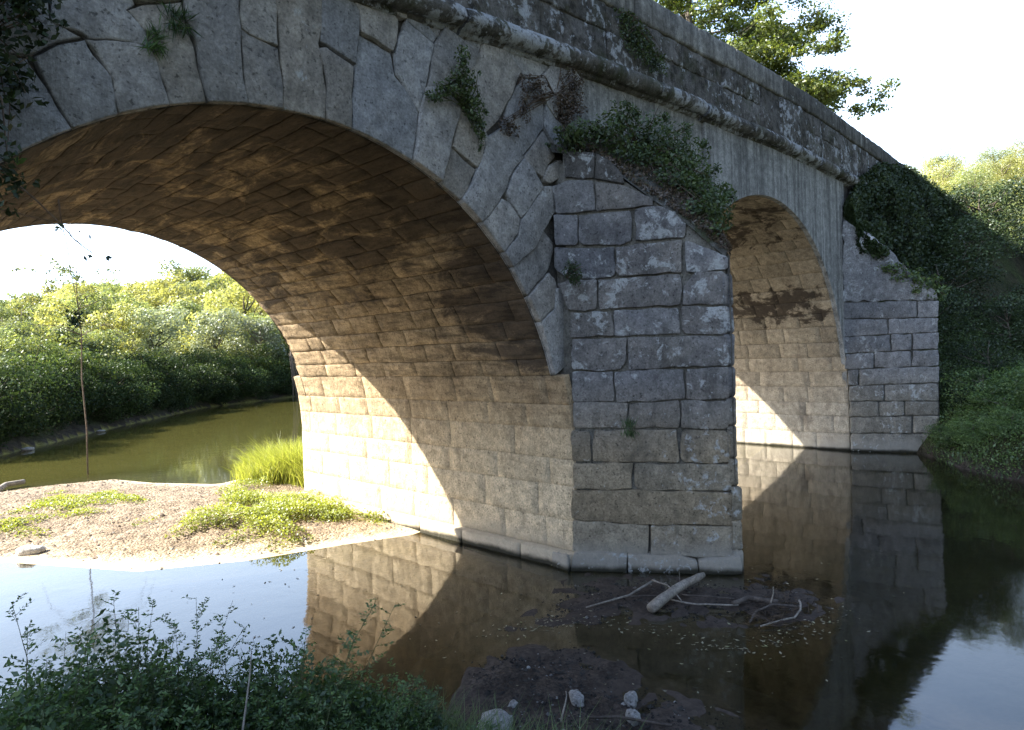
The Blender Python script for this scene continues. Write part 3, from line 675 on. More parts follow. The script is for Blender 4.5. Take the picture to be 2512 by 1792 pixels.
# barrels ------------------------------------------------------------
def arc_map(cx, zc, R, E=1.0, side=1):
    """(s,y,depth): s runs up the wall (z) then along the vault; depth>0 towards the opening"""
    L = R * math.pi
    def f(s, y, d):
        if s < zc: return (cx + (R - d), y, s)
        a = (s - zc) / R
        if a <= math.pi:
            return (cx + (R - d) * math.cos(a), y, zc + E * (R - d) * math.sin(a))
        return (cx - (R - d), y, zc - (s - zc - L))
    return f, L
def barrel(name, mat, mortar, cx, zc, R, E, levels, plinth, y0w, y1w, rowh):
    f, L = arc_map(cx, zc, R, E)
    mb = MB(); sh = MB()
    tot = zc + L + zc + .6
    lv = list(levels)
    while lv[-1] < zc + L - levels[-1] + zc:
        lv.append(lv[-1] + rowh * random.uniform(.85, 1.15))
    top = zc + L + zc
    right_rows = [(a, b) for a, b in zip(lv, lv[1:])]
    last = lv[-1]
    mir = [top - v for v in levels][::-1]
    rows = right_rows + [(last, mir[0])] * (mir[0] > last + .05) + list(zip(mir, mir[1:]))
    for a, b in rows:
        wall = (b <= 2.3) or (a >= top - 2.3)
        ya, yb = (y0w, y1w) if wall else (.05, W + random.uniform(-.02, .02))
        y = ya; first = True
        pl = .0
        if b <= plinth + .01: pl = .13
        while y < yb - .01:
            l = (random.uniform(.55, 1.25) if not first else random.uniform(.3, 1.0)) * (1 if wall else .75)
            first = False
            y1 = y + l
            if y1 > yb - .3: y1 = yb
            tn = random.uniform(.95, 1.05) if wall else random.uniform(.78, 1.14)
            grid_block(mb, a, b, y, y1, f, out=pl + (random.uniform(-.003, .004) if wall else random.uniform(-.0025, .0025)), back=-.09, gap=random.choice([.001, .0015, .0025]) + (0 if wall else .0025), bev=(.0025 if wall else .0035) if pl == 0 else .02, tone=(tn, random.random() * .3, 0), nu=4, nv=6, wob=.010 if wall else .024, gs=3.7)
            y = y1
    # mortar shell behind the stones
    ss = [-.8] + [zc * k / 4 for k in range(5)] + [zc + L * k / 60 for k in range(1, 61)] + [zc + L + zc + .8]
    V = []; F = []
    for s in ss:
        V += [f(s, .03, -.02), f(s, W - .03, -.02)]
    for k in range(len(ss) - 1):
        F.append((2 * k, 2 * k + 1, 2 * k + 3, 2 * k + 2))
    sh.add(V, F)
    o = mb.build(name, mat, bridge)
    sh.build('mortar_bed', mortar, o)
    return o
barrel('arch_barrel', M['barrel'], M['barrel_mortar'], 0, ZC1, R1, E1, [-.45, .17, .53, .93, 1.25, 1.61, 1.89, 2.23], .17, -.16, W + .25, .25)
barrel('arch_barrel', M['far_barrel'], M['barrel_mortar'], X2, ZC2, R2, 1.0, [-.45, .0, .39, .79, 1.11, 1.48, 1.85, 2.19, 2.56, 2.95, 3.3], -1, -.05, W + .2, .36)

# pier with its pointed cutwater ------------------------------------
pier = empty('pier', (4.25, 0, 0)); pier.parent = bridge
def rel(o, par):
    o.parent = par
    o.matrix_parent_inverse = Matrix.Translation(-Vector(par.location))
def cut_map(A0, A1):
    L = math.hypot(A1[0] - A0[0], A1[1] - A0[1]); e = ((A1[0] - A0[0]) / L, (A1[1] - A0[1]) / L); n = (e[1], -e[0])
    if n[1] > 0: n = (-n[0], -n[1])
    return (lambda u, v, d: (A0[0] + e[0] * u + n[0] * d, A0[1] + e[1] * u + n[1] * d, v)), L
A0, A1, A2 = (3.09, -.08), (4.16, -1.70), (5.42, -.08)
fL, LL = cut_map(A0, A1)
fR, LR = cut_map(A2, A1)
TOPL = [(-.03, 4.80), (.45, 4.74), (.77, 4.44), (1.10, 4.18), (1.40, 3.96), (1.86, 3.50)]
mb = MB()
for o, poly in CUT_BLOCKS:
    zmid = sum(v for _, v in poly) / len(poly); um = sum(u for u, _ in poly) / len(poly)
    lk = random.uniform(0, .25) + (random.uniform(-.1, .45) if zmid > 2.2 else 0) + (.25 if um > 1.0 and zmid > 2.6 else 0)
    tn = random.uniform(.86, 1.12) * (1.18 if zmid < .2 else 1)
    if zmid > 4.4: tn *= .45
    poly_block(mb, poly, fL, out=o + random.uniform(-.008, .014), back=-.2, gap=.0015, bev=.008, tone=(tn, lk, random.uniform(0, .4)), step=.06, wob=.010, tilt=.008)
for u0, u1 in ((.03, .68), (.69, 1.45), (1.455, 1.93)):
    poly_block(mb, [(u0, -.6), (u1, -.6), (u1, -.03), (u0, -.03)], fL, out=.13, back=-.1, gap=.004, tone=(.6, 0, 0), tilt=0, step=.2)
# chamfered plinth stone turning the corner from the barrel wall
poly_block(mb, [(0, -.6), (1, -.6), (1, .17), (0, .17)], lambda u, v, d: (3.03 - .06 * u - d * .9, .12 - .30 * u - d * .35, v), out=.0, back=-.1, gap=.004, tone=(1.15, .1, 0), tilt=0, step=.2)
levels = [-.45, .24, .57, .94, 1.26, 1.62, 1.94, 2.28, 2.65, 2.95, 3.31, 3.68, 4.05]
for i, (za, zb) in enumerate(zip(levels, levels[1:])):
    umax = LR + (.04 if zb < 1 else -.03)
    u = 0.0 if zb < 3.4 else 0
    lim = umax if zb <= 3.5 else umax - (zb - 3.4) * 1.3
    while u < lim - .05:
        l = random.uniform(.5, .9); u1 = u + l
        if u1 > lim - .3: u1 = lim
        poly_block(mb, [(u, za), (u1, za), (u1, zb), (u, zb)], fR, out=.0, back=-.12, gap=.002, bev=.01, tone=(random.uniform(.85, 1.1), random.uniform(0, .5), 0), step=.12, tilt=.01)
        u = u1
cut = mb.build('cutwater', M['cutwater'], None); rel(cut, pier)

core = MB()
top_l = TOPL
ins = .045
lft = [fL(.085, -.8, -ins)] + [fL(max(u, .085), z, -ins) for u, z in top_l] + [fL(1.86, -.8, -ins)]
core.add(lft, [tuple(range(len(lft) - 1, -1, -1))])
rgt = [fR(0, -.8, -ins)] + [fR(u * LR / 1.86, z, -ins) for u, z in top_l] + [fR(LR - .03, -.8, -ins)]
core.add(rgt, [tuple(range(len(rgt)))])
core.add([(3.20, .06, -.8), (3.20, -.12, -.8), (3.20, -.12, 4.7), (3.20, .06, 4.7)], [(0, 1, 2, 3)])
c = core.build('pier_core', M['pier_mortar'], None, smooth=False); rel(c, pier)
capm = MB()
ridge = [(4.35, .02, 5.30), (4.32, -.2, 5.10), (4.3, -.5, 4.74), (4.26, -.9, 4.42), (4.22, -1.25, 4.05), (4.17, -1.64, 3.56)]
def cap_side(f, sgn, LX):
    n = 10
    rows = []
    for (u, z), r in zip(top_l, ridge):
        a = Vector(f(u * LX / 1.86, z, .0)); b = Vector(r)
        row = []
        for k in range(n + 1):
            t = k / n
            p = a.lerp(b, t)
            p.z += .05 * nz(p.x, p.y, 3.3, 3) + .06 * math.sin(math.pi * t)
            row.append(tuple(p))
        rows.append(row)
    # wall end
    a = Vector(f(-.03, 4.8, 0)); w0 = Vector((a.x, .03, 4.95)); w1 = Vector((4.30, .03, 5.40))
    rows.insert(0, [tuple(w0.lerp(w1, k / n)) for k in range(n + 1)])
    V = [p for r in rows for p in r]; F = []
    for i in range(len(rows) - 1):
        for k in range(n):
            q = (i * (n + 1) + k, i * (n + 1) + k + 1, (i + 1) * (n + 1) + k + 1, (i + 1) * (n + 1) + k)
            F.append(q if sgn > 0 else q[::-1])
    capm.add(V, F, (1, .3, 0))
cap_side(fL, -1, 1.86); cap_side(fR, 1, LR - .05)
c = capm.build('pier_cap', M['cap'], None); rel(c, pier)
# pier fill and downstream nose
mb = MB()
def box(mb, x0, x1, y0, y1, z0, z1, tone=(1, 0, 0)):
    V = [(x, y, z) for x in (x0, x1) for y in (y0, y1) for z in (z0, z1)]
    mb.add(V, [(0, 1, 3, 2), (4, 6, 7, 5), (0, 4, 5, 1), (2, 3, 7, 6), (0, 2, 6, 4), (1, 5, 7, 3)], tone)
V = [(3.25, W, -.8), (4.25, W + 1.5, -.8), (5.3, W, -.8), (3.25, W, 3.6), (4.25, W + 1.5, 3.2), (5.3, W, 3.6), (4.25, W, 4.6)]
mb.add(V, [(0, 3, 4, 1), (1, 4, 5, 2), (3, 6, 4), (4, 6, 5)])
o = mb.build('pier_tail', M['far_cut'], None, smooth=False); rel(o, pier)

# abutment with its own cutwater -------------------------------------
abut = empty('abutment', (14.2, 0, 0)); abut.parent = bridge
B0, B1 = (13.50, -.12), (14.07, -1.74)
fB, LB = cut_map(B0, B1)
mb = MB()
for poly in FAR_BLOCKS:
    big = len(poly) > 5
    poly_block(mb, poly, fB, out=random.uniform(-.006, .012), back=-.15, gap=.007, bev=.018, tone=(random.uniform(.8, 1.12), random.uniform(.0, .5), 0), step=.1, wob=.012 if not big else .03, tilt=.01)
poly_block(mb, [(.25, 4.78), (.33, 4.93), (.45, 4.94), (.62, 4.81), (.78, 4.65), (.72, 4.57), (.3, 4.6)], fB, out=.07, back=-.15, gap=.002, bev=.03, tone=(2.3, 1.0, 0), step=.06, wob=.02)
for za, zb in zip(np.arange(-.4, 3.2, .4), np.arange(0, 3.6, .4)):
    poly_block(mb, [(0, za), (1.9, za), (1.9, zb), (0, zb)], cut_map((15.6, -.12), B1)[0], out=0, tone=(.9, .3, 0), step=.2)
o = mb.build('cutwater', M['far_cut'], None); rel(o, abut)
core = MB()
tl = [(-.05, 5.25), (.45, 4.9), (.79, 4.6), (1.03, 4.25), (1.26, 3.98), (1.74, 3.45)]
lft = [fB(0, -.8, -.05)] + [fB(u, z, -.05) for u, z in tl] + [fB(1.74, -.8, -.05)]
core.add(lft, [tuple(range(len(lft) - 1, -1, -1))])
back = [(15.2, .0, 5.2)]
for i in range(len(tl) - 1):
    a = fB(*tl[i], -.05); b = fB(*tl[i + 1], -.05)
    core.add([a, b, (14.2 + (b[0] - 13.5), .02, b[2] + .5), (14.2 + (a[0] - 13.5), .02, a[2] + .5)], [(0, 1, 2, 3)])
core.add([fB(1.74, -.8, -.05), fB(1.74, 3.45, -.05), (16, .02, 3.9), (16, .02, -.8)], [(0, 1, 2, 3)])
o = core.build('abutment_core', M['cap'], None, smooth=False); rel(o, abut)

# wing wall beyond the abutment
mb = MB()
zrow = list(np.arange(-.4, 6.2, .45))
for i, (za, zb) in enumerate(zip(zrow, zrow[1:])):
    x = 13.68
    while x < 62:
        l = random.uniform(.7, 1.4) * (1 if x < 25 else 3)
        poly_block(mb, [(x, za), (x + l, za), (x + l, zb), (x, zb)], fface, out=random.uniform(-.01, .02), tone=(random.uniform(.8, 1.1), .2, 0), step=.5, rnd=False)
        x += l
w = mb.build('wing_wall', M['wing'], bridge)
mb = MB(); mb.add([(13.66, .03, -.8), (62, .03, -.8), (62, .03, 6.3), (13.66, .03, 6.3)], [(0, 1, 2, 3)])
mb.build('mortar_bed', M['mortar'], w, smooth=False)

# cornice: a heavy roll with a fillet, in lengths
mb = MB()
prof = [(.03, -.03), (-.05, -.015), (-.065, .02)] + [(-.075 - .125 * math.cos(t), .135 + .118 * math.sin(t)) for t in np.linspace(-math.pi / 2, math.pi / 2, 9)] + [(-.03, .262), (.05, .268)]
x = -15.9
while x < 62:
    l = random.uniform(1.1, 1.9); x1 = x + l
    oy, oz = random.uniform(-.012, .012), random.uniform(-.014, .014)
    n = max(3, int(l / .12)); sd = random.uniform(0, 99)
    V = []; F = []
    for i in range(n + 1):
        xx = x + .006 + (l - .012) * i / n
        e = .02 if i in (0, n) else 0
        for k, (y, z) in enumerate(prof):
            w = .017 * nz(xx, k * .12, sd, 3) + .008 * nz(xx, k * .2, sd, 11)
            V.append((xx, y + oy + w + e * .4, clow(xx) + z + oz + w * .7 - (e if k > 5 else -e * .3)))
    m_ = len(prof)
    for i in range(n):
        for k in range(m_ - 1):
            F.append((i * m_ + k, i * m_ + k + 1, (i + 1) * m_ + k + 1, (i + 1) * m_ + k))
    F.append(tuple(range(m_))); F.append(tuple(n * m_ + k for k in range(m_ - 1, -1, -1)))
    mb.add(V, F, (random.uniform(.85, 1.15), random.uniform(.1, .8), 0))
    x = x1
mb.build('cornice', M['cornice'], bridge)

# parapet and coping
mb = MB(); cp = MB()
x = -15.8
while x < 62:
    l = random.uniform(.9, 1.7); x1 = x + l
    zm = lambda xx: (clow(xx) + .26 + cbot(xx)) / 2 + .05
    split = random.random() < .55
    rows = [(lambda xx: clow(xx) + .262, zm), (zm, cbot)] if split else [(lambda xx: clow(xx) + .262, cbot)]
    for lo, hi in rows:
        poly_block(mb, [(x, lo(x)), (x1, lo(x1)), (x1, hi(x1)), (x, hi(x))], fface, out=random.uniform(-.015, .02), back=-.3, gap=.006, bev=.02, tone=(random.uniform(.75, 1.15), random.uniform(.1, .7), 0), step=.12, wob=.014, tilt=.015)
    x = x1
par = mb.build('parapet', M['parapet'], bridge)
rearp = MB()
x = -15.5
while x < 62:
    l = random.uniform(1.2, 2.1); x1 = x + l
    o = random.uniform(.02, .04)
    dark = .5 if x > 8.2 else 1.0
    f2 = lambda u, v, d: (u, -d, v)
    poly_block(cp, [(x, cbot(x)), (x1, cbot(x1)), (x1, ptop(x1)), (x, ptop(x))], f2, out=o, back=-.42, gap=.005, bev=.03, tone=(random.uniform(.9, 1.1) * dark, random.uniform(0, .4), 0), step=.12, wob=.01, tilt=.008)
    x = x1
cp.build('coping', M['coping'], par)
mb = MB()
xs = np.linspace(-16, 62, 60)
for a, b in zip(xs, xs[1:]):
    mb.add([(a, .03, clow(a) + .2), (b, .03, clow(b) + .2), (b, .03, ptop(b) - .03), (a, .03, ptop(a) - .03), (a, .40, clow(a) + .2), (b, .40, clow(b) + .2), (b, .40, ptop(b) - .03), (a, .40, ptop(a) - .03)],
           [(0, 1, 2, 3), (3, 2, 6, 7), (4, 7, 6, 5)])
    rearp.add([(a, W, clow(a) + .1), (b, W, clow(b) + .1), (b, W, ptop(b)), (a, W, ptop(a)), (a, W - .4, clow(a) + .2), (b, W - .4, clow(b) + .2), (b, W - .4, ptop(b)), (a, W - .4, ptop(a))],
           [(0, 3, 2, 1), (3, 7, 6, 2), (4, 5, 6, 7)])
mb.build('parapet_core', M['parapet'], par, smooth=False)
rearp.build('parapet', M['parapet'], bridge, smooth=False)
mb = MB()
for a, b in zip(xs, xs[1:]):
    mb.add([(a, .03, clow(a) + .22), (b, .03, clow(b) + .22), (b, W - .03, clow(b) + .22), (a, W - .03, clow(a) + .22)], [(0, 1, 2, 3)])
mb.build('roadway', M['road'], bridge, smooth=False)
mb = MB(); plate(mb, -16, 13.66, W, flip=True)
mb.add([(13.66, W, -.8), (62, W, -.8), (62, W, 6.2), (13.66, W, 6.2)], [(3, 2, 1, 0)])
mb.build('rear_wall', M['far_cut'], bridge, smooth=False)
mb = MB()
box(mb, -16, -R1 - .05, .2, W - .1, -1, 4.0)
mb.build('left_abutment', M['mortar'], bridge, smooth=False)
# ------------------------------------------------------------------ vegetation
M['leaf_hill_yellow'] = leaf_mat('haze_paled_yellow_leaves', (.31, .325, .10), (.41, .405, .15), (.46, .43, .21), trans=.5, soft=.25, hue_var=.22)  # pale colour carries the distance haze, painted into the leaves
M['leaf_hill_green'] = leaf_mat('haze_paled_green_leaves', (.19, .24, .09), (.28, .31, .125), (.34, .345, .17), trans=.5, soft=.22, hue_var=.28)  # greener mix, also paled to paint in the haze
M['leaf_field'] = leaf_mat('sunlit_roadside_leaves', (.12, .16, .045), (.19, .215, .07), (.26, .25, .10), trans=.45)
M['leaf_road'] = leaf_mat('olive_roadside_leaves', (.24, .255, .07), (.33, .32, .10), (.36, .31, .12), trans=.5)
M['leaf_mid'] = leaf_mat('half_shade_painted_leaves', (.05, .08, .022), (.09, .125, .035), (.14, .16, .06), trans=.4, gloss=.02)  # middle tone, part of the bank's shade put into the colour
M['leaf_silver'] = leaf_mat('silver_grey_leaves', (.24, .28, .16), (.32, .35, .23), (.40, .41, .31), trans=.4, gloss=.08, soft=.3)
M['leaf_bank'] = leaf_mat('shade_painted_bank_leaves', (.022, .04, .014), (.045, .07, .022), (.08, .105, .04), trans=.3, gloss=.015)  # darkened so the bank's shade is painted into the leaf colour
M['leaf_oak'] = leaf_mat('tall_tree_leaves', (.12, .17, .03), (.21, .25, .05), (.36, .33, .07), trans=.55)
M['leaf_shrub'] = leaf_mat('wall_shrub_leaves', (.05, .075, .022), (.10, .145, .04), (.17, .21, .06), trans=.3)
M['leaf_ivy'] = leaf_mat('ivy_leaves', (.028, .046, .018), (.058, .086, .03), (.10, .135, .05), trans=.25, gloss=.04)
M['leaf_dry'] = leaf_mat('dry_brown_leaves', (.09, .065, .045), (.14, .10, .07), (.10, .11, .05), trans=.2)
M['leaf_weed'] = leaf_mat('feathery_weed_leaves', (.05, .10, .028), (.09, .155, .042), (.15, .22, .07), trans=.35)
M['grass_sun'] = leaf_mat('sun_painted_grass', (.26, .30, .05), (.36, .38, .08), (.45, .42, .16), trans=.5, gloss=.03)  # brighter copy of the grass, sunlight put into the colour
M['grass_shade'] = leaf_mat('shade_painted_grass', (.07, .12, .03), (.12, .185, .05), (.18, .235, .085), trans=.35)  # darker copy for plants out of the sun, shade put into the colour
M['cover'] = leaf_mat('ground_cover_leaves', (.24, .29, .035), (.34, .38, .06), (.46, .46, .16), trans=.45)
M['bark'] = wood_mat('grey_brown_bark', (.10, .08, .06), (.17, .145, .115))
M['stem'] = wood_mat('thin_brown_stems', (.09, .06, .04), (.15, .11, .075))
M['green_stem'] = wood_mat('green_stems', (.06, .08, .03), (.10, .11, .05))
M['drift'] = wood_mat('bleached_driftwood', (.33, .29, .24), (.22, .19, .155), 40)
M['wetwood'] = wood_mat('wet_dark_wood', (.07, .055, .045), (.13, .105, .085), 40)
M['rock'] = stone_mat('pale_river_rock', (.42, .41, .39), (.30, .29, .275), lichen=0, stain=.25, bump=.9, grain=1.6)
M['flake'] = leaf_mat('floating_litter', (.30, .25, .16), (.42, .40, .30), (.30, .30, .10), trans=.1)

def tree_proto(name, seed, kind, h, wid, nleaf, lsz, lobes=14, crown_lo=.25):
    """(trunk mesh builder, crown arrays) of one tree standing at the origin"""
    r = np.random.default_rng(seed); rd = random.Random(seed)
    mb = MB()
    top = Vector((rd.uniform(-.08, .08) * h, rd.uniform(-.08, .08) * h, h * .8))
    n = 7
    pts = [Vector((top.x * (k / n) ** 1.4, top.y * (k / n) ** 1.4, h * .8 * k / n)) + Vector((rd.uniform(-1, 1), rd.uniform(-1, 1), 0)) * .02 * h * (k > 0) for k in range(n + 1)]
    tube(mb, pts, [h * .028 * (1 - .8 * k / n) for k in range(n + 1)], 7)
    ells = []
    for k in range(lobes):
        t = rd.uniform(crown_lo, 1.0)
        a = k * 2.4 + rd.uniform(-.5, .5)
        prof = math.sin(math.pi * min(1, max(.08, (t - crown_lo * .5) / (1.12 - crown_lo * .5)))) ** .7
        rad = wid * prof * rd.uniform(.35, .85)
        c = Vector((math.cos(a) * rad, math.sin(a) * rad, t * h * .9))
        s = wid * rd.uniform(.32, .55) * (1.15 - .45 * t)
        ells.append((tuple(c), (s * rd.uniform(.9, 1.25), s * rd.uniform(.9, 1.25), s * rd.uniform(.6, .9))))
        b = pts[min(n, max(2, int((t - .12) * n)))]
        m = b.lerp(c, .5) + Vector((0, 0, -.03 * h))
        tube(mb, [b, m, c], [h * .011, h * .007, h * .003], 5)
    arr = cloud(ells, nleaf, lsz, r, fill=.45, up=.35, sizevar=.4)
    return mb, arr

def place_copy(root, loc, rz, sc, label=None, group=None):
    r = root.copy(); COL.objects.link(r)
    for ch in root.children:
        c = ch.copy(); COL.objects.link(c); c.parent = r
    r.location = loc; r.rotation_euler = (0, 0, rz); r.scale = sc
    if label: r['label'] = label
    if group: r['group'] = group
    return r

def make_tree(name, label, cat, group, proto, leafmat, loc, rz=0.0, sc=(1, 1, 1)):
    root = empty(name, loc); tag(root, label, cat, group)
    mb, (V, F, T) = proto
    mb.build('trunk', M['bark'], root)
    np_mesh('crown', V, F, T, M[leafmat], root)
    root.rotation_euler = (0, 0, rz); root.scale = sc
    return root

CAMX, CAMY = -2.91, -4.942
def azim(x, y): return math.atan2(x - CAMX, y - CAMY)

# --- wooded hillside across the river, seen through the wide arch
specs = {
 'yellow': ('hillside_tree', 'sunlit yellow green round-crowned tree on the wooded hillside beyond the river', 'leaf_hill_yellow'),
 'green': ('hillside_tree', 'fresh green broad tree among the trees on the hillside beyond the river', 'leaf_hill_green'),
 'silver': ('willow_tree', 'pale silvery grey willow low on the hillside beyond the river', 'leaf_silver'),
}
protos = {k: [tree_proto('t', 11 + i + 7 * j, k, 6.0, 2.5, 7500, .19, 18, .2) for i in range(3 if k != 'silver' else 2)] for j, k in enumerate(specs)}
firsts = {}
rt = random.Random(5)
spots = []
tries = 0
while len(spots) < 85 and tries < 6000:
    tries += 1
    az = rt.uniform(.13, .50); dist = 30 + 85 * rt.random() ** 1.25
    x, y = CAMX + dist * math.sin(az), CAMY + dist * math.cos(az)
    d = float(sdf(LEFT, np.array([x]), np.array([y]))[0])
    if d < 4.2 or y < 19: continue
    if any((x - a) ** 2 + (y - b) ** 2 < (3.0 + .016 * dist) ** 2 for a, b, *_ in spots): continue
    spots.append((x, y, d, dist))
for az, dd_ in ((.325, 48), (.398, 50), (.452, 52)):      # pale willows
    x, y = CAMX + dd_ * math.sin(az), CAMY + dd_ * math.cos(az)
    spots = [q for q in spots if (q[0] - x) ** 2 + (q[1] - y) ** 2 > 4.5]
    spots.append((x, y, -1.0, dd_))
spots.sort(key=lambda s: s[3])
for x, y, d, dist in spots:
    q = rt.random()
    d0 = d; d = max(d, 6.0) if d > 0 else 9.0
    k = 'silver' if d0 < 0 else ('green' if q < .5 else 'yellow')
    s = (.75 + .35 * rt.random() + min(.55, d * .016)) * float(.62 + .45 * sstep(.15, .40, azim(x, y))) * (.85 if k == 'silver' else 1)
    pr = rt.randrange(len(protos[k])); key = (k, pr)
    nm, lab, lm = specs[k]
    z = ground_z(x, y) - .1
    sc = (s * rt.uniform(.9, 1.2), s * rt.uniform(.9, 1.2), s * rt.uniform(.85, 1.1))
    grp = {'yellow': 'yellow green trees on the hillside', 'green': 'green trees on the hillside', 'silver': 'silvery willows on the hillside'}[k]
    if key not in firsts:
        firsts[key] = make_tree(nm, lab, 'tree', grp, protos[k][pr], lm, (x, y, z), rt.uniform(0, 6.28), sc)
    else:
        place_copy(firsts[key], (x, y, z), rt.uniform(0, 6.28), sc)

# --- bushes overhanging the far waterline, shade painted into the lower leaves
bprotos = [tree_proto('b', 50 + i, 'b', 3.0, 1.9, 6000, .12, 16, .08) for i in range(3)]
bfirst = {}
bank_line = [(-1.2, 17.4), (1, 19.9), (5.1, 25.4), (12.8, 34.7), (22, 39.6), (34, 44)]
i = 0
for row, off in enumerate((.75, 2.0, 3.7)):
    for (ax, ay), (bx, by) in zip(bank_line, bank_line[1:]):
        L = math.hypot(bx - ax, by - ay); nx, ny = -(by - ay) / L, (bx - ax) / L
        for k in range(max(1, int(L / (1.5 + .25 * row)))):
            t = (k + rt.uniform(.1, .9)) / max(1, int(L / (1.5 + .25 * row)))
            x = ax + (bx - ax) * t + nx * (off + rt.uniform(-.35, .35)); y = ay + (by - ay) * t + ny * (off + rt.uniform(-.35, .35))
            if not .10 < azim(x, y) < .56: continue
            s = rt.uniform(.62, .95) * (1 + .12 * row)
            key = (row, i % 3)
            sc = (s, s, s * rt.uniform(.8, 1.15)); z = ground_z(x, y) - .25
            lab = 'dark leafy bush overhanging the far waterline beneath the hillside' if row == 0 else 'half-lit dense bush just above the bushes along the far waterline'
            grp = 'dark bushes along the far waterline' if row == 0 else 'dense bushes above the far waterline'
            if key not in bfirst:
                bfirst[key] = make_tree('bank_bush', lab, 'bush', grp, bprotos[i % 3], 'leaf_bank' if row < 1 else ('leaf_mid' if row < 2 else 'leaf_field'), (x, y, z), rt.uniform(0, 6), sc)  # same shapes in each row; painted shade eases off up the bank
            else:
                place_copy(bfirst[key], (x, y, z), rt.uniform(0, 6), sc)
            i += 1

# --- trees behind the parapet on the right
rprotos = [tree_proto('r', 80 + i, 'r', 7.0, 3.3, 15000, .14, 28, .1) for i in range(3)]
rfirst = {}
labs = ['sunlit green tree on the distant slope beyond the low end of the parapet', 'bright yellow green tree on the distant slope beyond the parapet', 'olive brown rounded tree on the distant slope beyond the parapet']
rsp = [(37, 5.6, .8, 0), (35.5, 7.2, .7, 2), (33.2, 6.9, .5, 1)]
tries = 0
while len(rsp) < 62 and tries < 4000:
    tries += 1
    az = rt.uniform(1.20, 1.60); dd_ = 92 + 75 * rt.random()
    x, y = CAMX + dd_ * math.sin(az), CAMY + dd_ * math.cos(az)
    if any((x - a) ** 2 + (y - b) ** 2 < 6.2 ** 2 for a, b, *_ in rsp): continue
    rsp.append((x, y, rt.uniform(1.05, 1.75), rt.choice([0, 0, 1, 1, 2])))
for i, (x, y, s, k) in enumerate(rsp):
    z = ground_z(x, y) - .3
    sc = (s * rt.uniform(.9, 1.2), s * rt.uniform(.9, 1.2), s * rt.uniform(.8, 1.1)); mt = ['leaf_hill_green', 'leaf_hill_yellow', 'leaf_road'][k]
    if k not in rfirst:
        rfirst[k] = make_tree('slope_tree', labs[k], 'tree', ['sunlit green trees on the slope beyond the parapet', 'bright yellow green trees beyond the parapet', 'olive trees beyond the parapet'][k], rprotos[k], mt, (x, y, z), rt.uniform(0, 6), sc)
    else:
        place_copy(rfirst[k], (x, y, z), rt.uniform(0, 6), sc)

# --- the tall tree rising behind the bridge
def tall_tree():
    r = np.random.default_rng(21); rd = random.Random(21)
    bx, by = 25.2, 9.6
    z0 = ground_z(bx, by)
    root = empty('tall_tree', (bx, by, z0)); tag(root, 'tall spreading tree with airy olive foliage rising behind the bridge parapet', 'tree')
    mb = MB()
    tp = [(0, 0, 0), (.1, .1, 4), (-.1, .1, 8), (.2, 0, 12), (.1, .2, 16), (.4, .2, 19.5), (.5, .1, 22)]
    tube(mb, tp, [.30, .26, .23, .19, .15, .09, .03], 9)
    # limbs with leaf sprays: (tip offset, start height)
    limbs = []
    for k in range(72):
        hz = rd.uniform(8.5, 20)
        a = rd.uniform(0, 6.283)
        L = rd.uniform(1.6, 3.9) * (1.1 - .35 * abs((hz - 13) / 9))
        limbs.append((hz, a, L, rd.uniform(-.25, .45)))
    # long drooping branches out to the right over the parapet
    for hz, a, L, up in [(13.5, -.30, 6.3, -.10), (12.0, -.45, 6.8, -.12), (11.0, -.25, 6.0, -.05), (15.2, -.35, 5.8, .0), (13.0, -.55, 7.2, -.16), (10.2, -.40, 6.0, -.1), (17, -.3, 5.2, .1), (11.8, -.15, 5.2, -.1), (14.2, -.6, 5.9, -.05)]:
        limbs.append((hz, a - .8, L, up))
        limbs.append((hz + rd.uniform(-1, 1), a - .8 + rd.uniform(-.35, .35), L * .8, up + .05))
    ells = []
    for hz, a, L, up in limbs:
        b = Vector((.15, .1, hz)); d = Vector((math.cos(a), math.sin(a), up))
        pts = [b + d * (L * t) + Vector((0, 0, -.10 * L * t * t)) + Vector((rd.uniform(-1, 1), rd.uniform(-1, 1), rd.uniform(-1, 1))) * .06 * (t > 0) for t in (0, .25, .5, .75, 1)]
        tube(mb, pts, [.055, .045, .032, .02, .008], 5)
        m = int(L * 4.2)
        for j in range(m):
            t = .3 + .75 * (j + rd.random()) / m
            c = b + d * (L * t) + Vector((0, 0, -.10 * L * t * t)) + Vector((rd.uniform(-1, 1), rd.uniform(-1, 1), rd.uniform(-.7, .5))) * (.30 + .2 * (1 - abs(t - .6)))
            s = rd.uniform(.22, .48)
            ells.append((tuple(c), (s * 1.25, s * 1.25, s * .6)))
            if j % 2 == 0:
                q = b + d * (L * max(0, t - .12)) + Vector((0, 0, -.10 * L * t * t))
                tube(mb, [q, c], [.012, .004], 4, cap=False)
    for k in range(95):
        d = Vector((rd.gauss(0, 1), rd.gauss(0, 1), rd.gauss(0, 1))).normalized() * rd.random() ** .4
        c = Vector((.9 + d.x * 3.9, -1.2 + d.y * 4.1, 13.8 + d.z * 4.4)); s = rd.uniform(.35, .75)
        ells.append((tuple(c), (s * 1.2, s * 1.2, s * .85)))
        if k % 3 == 0: tube(mb, [Vector((.15, .1, c.z - 1.5)), Vector((.15, .1, c.z - 1.2)).lerp(c, .6), c], [.03, .02, .005], 4, cap=False)
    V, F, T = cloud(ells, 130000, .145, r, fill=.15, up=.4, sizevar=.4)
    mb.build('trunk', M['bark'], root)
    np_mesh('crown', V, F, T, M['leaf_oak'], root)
tall_tree()

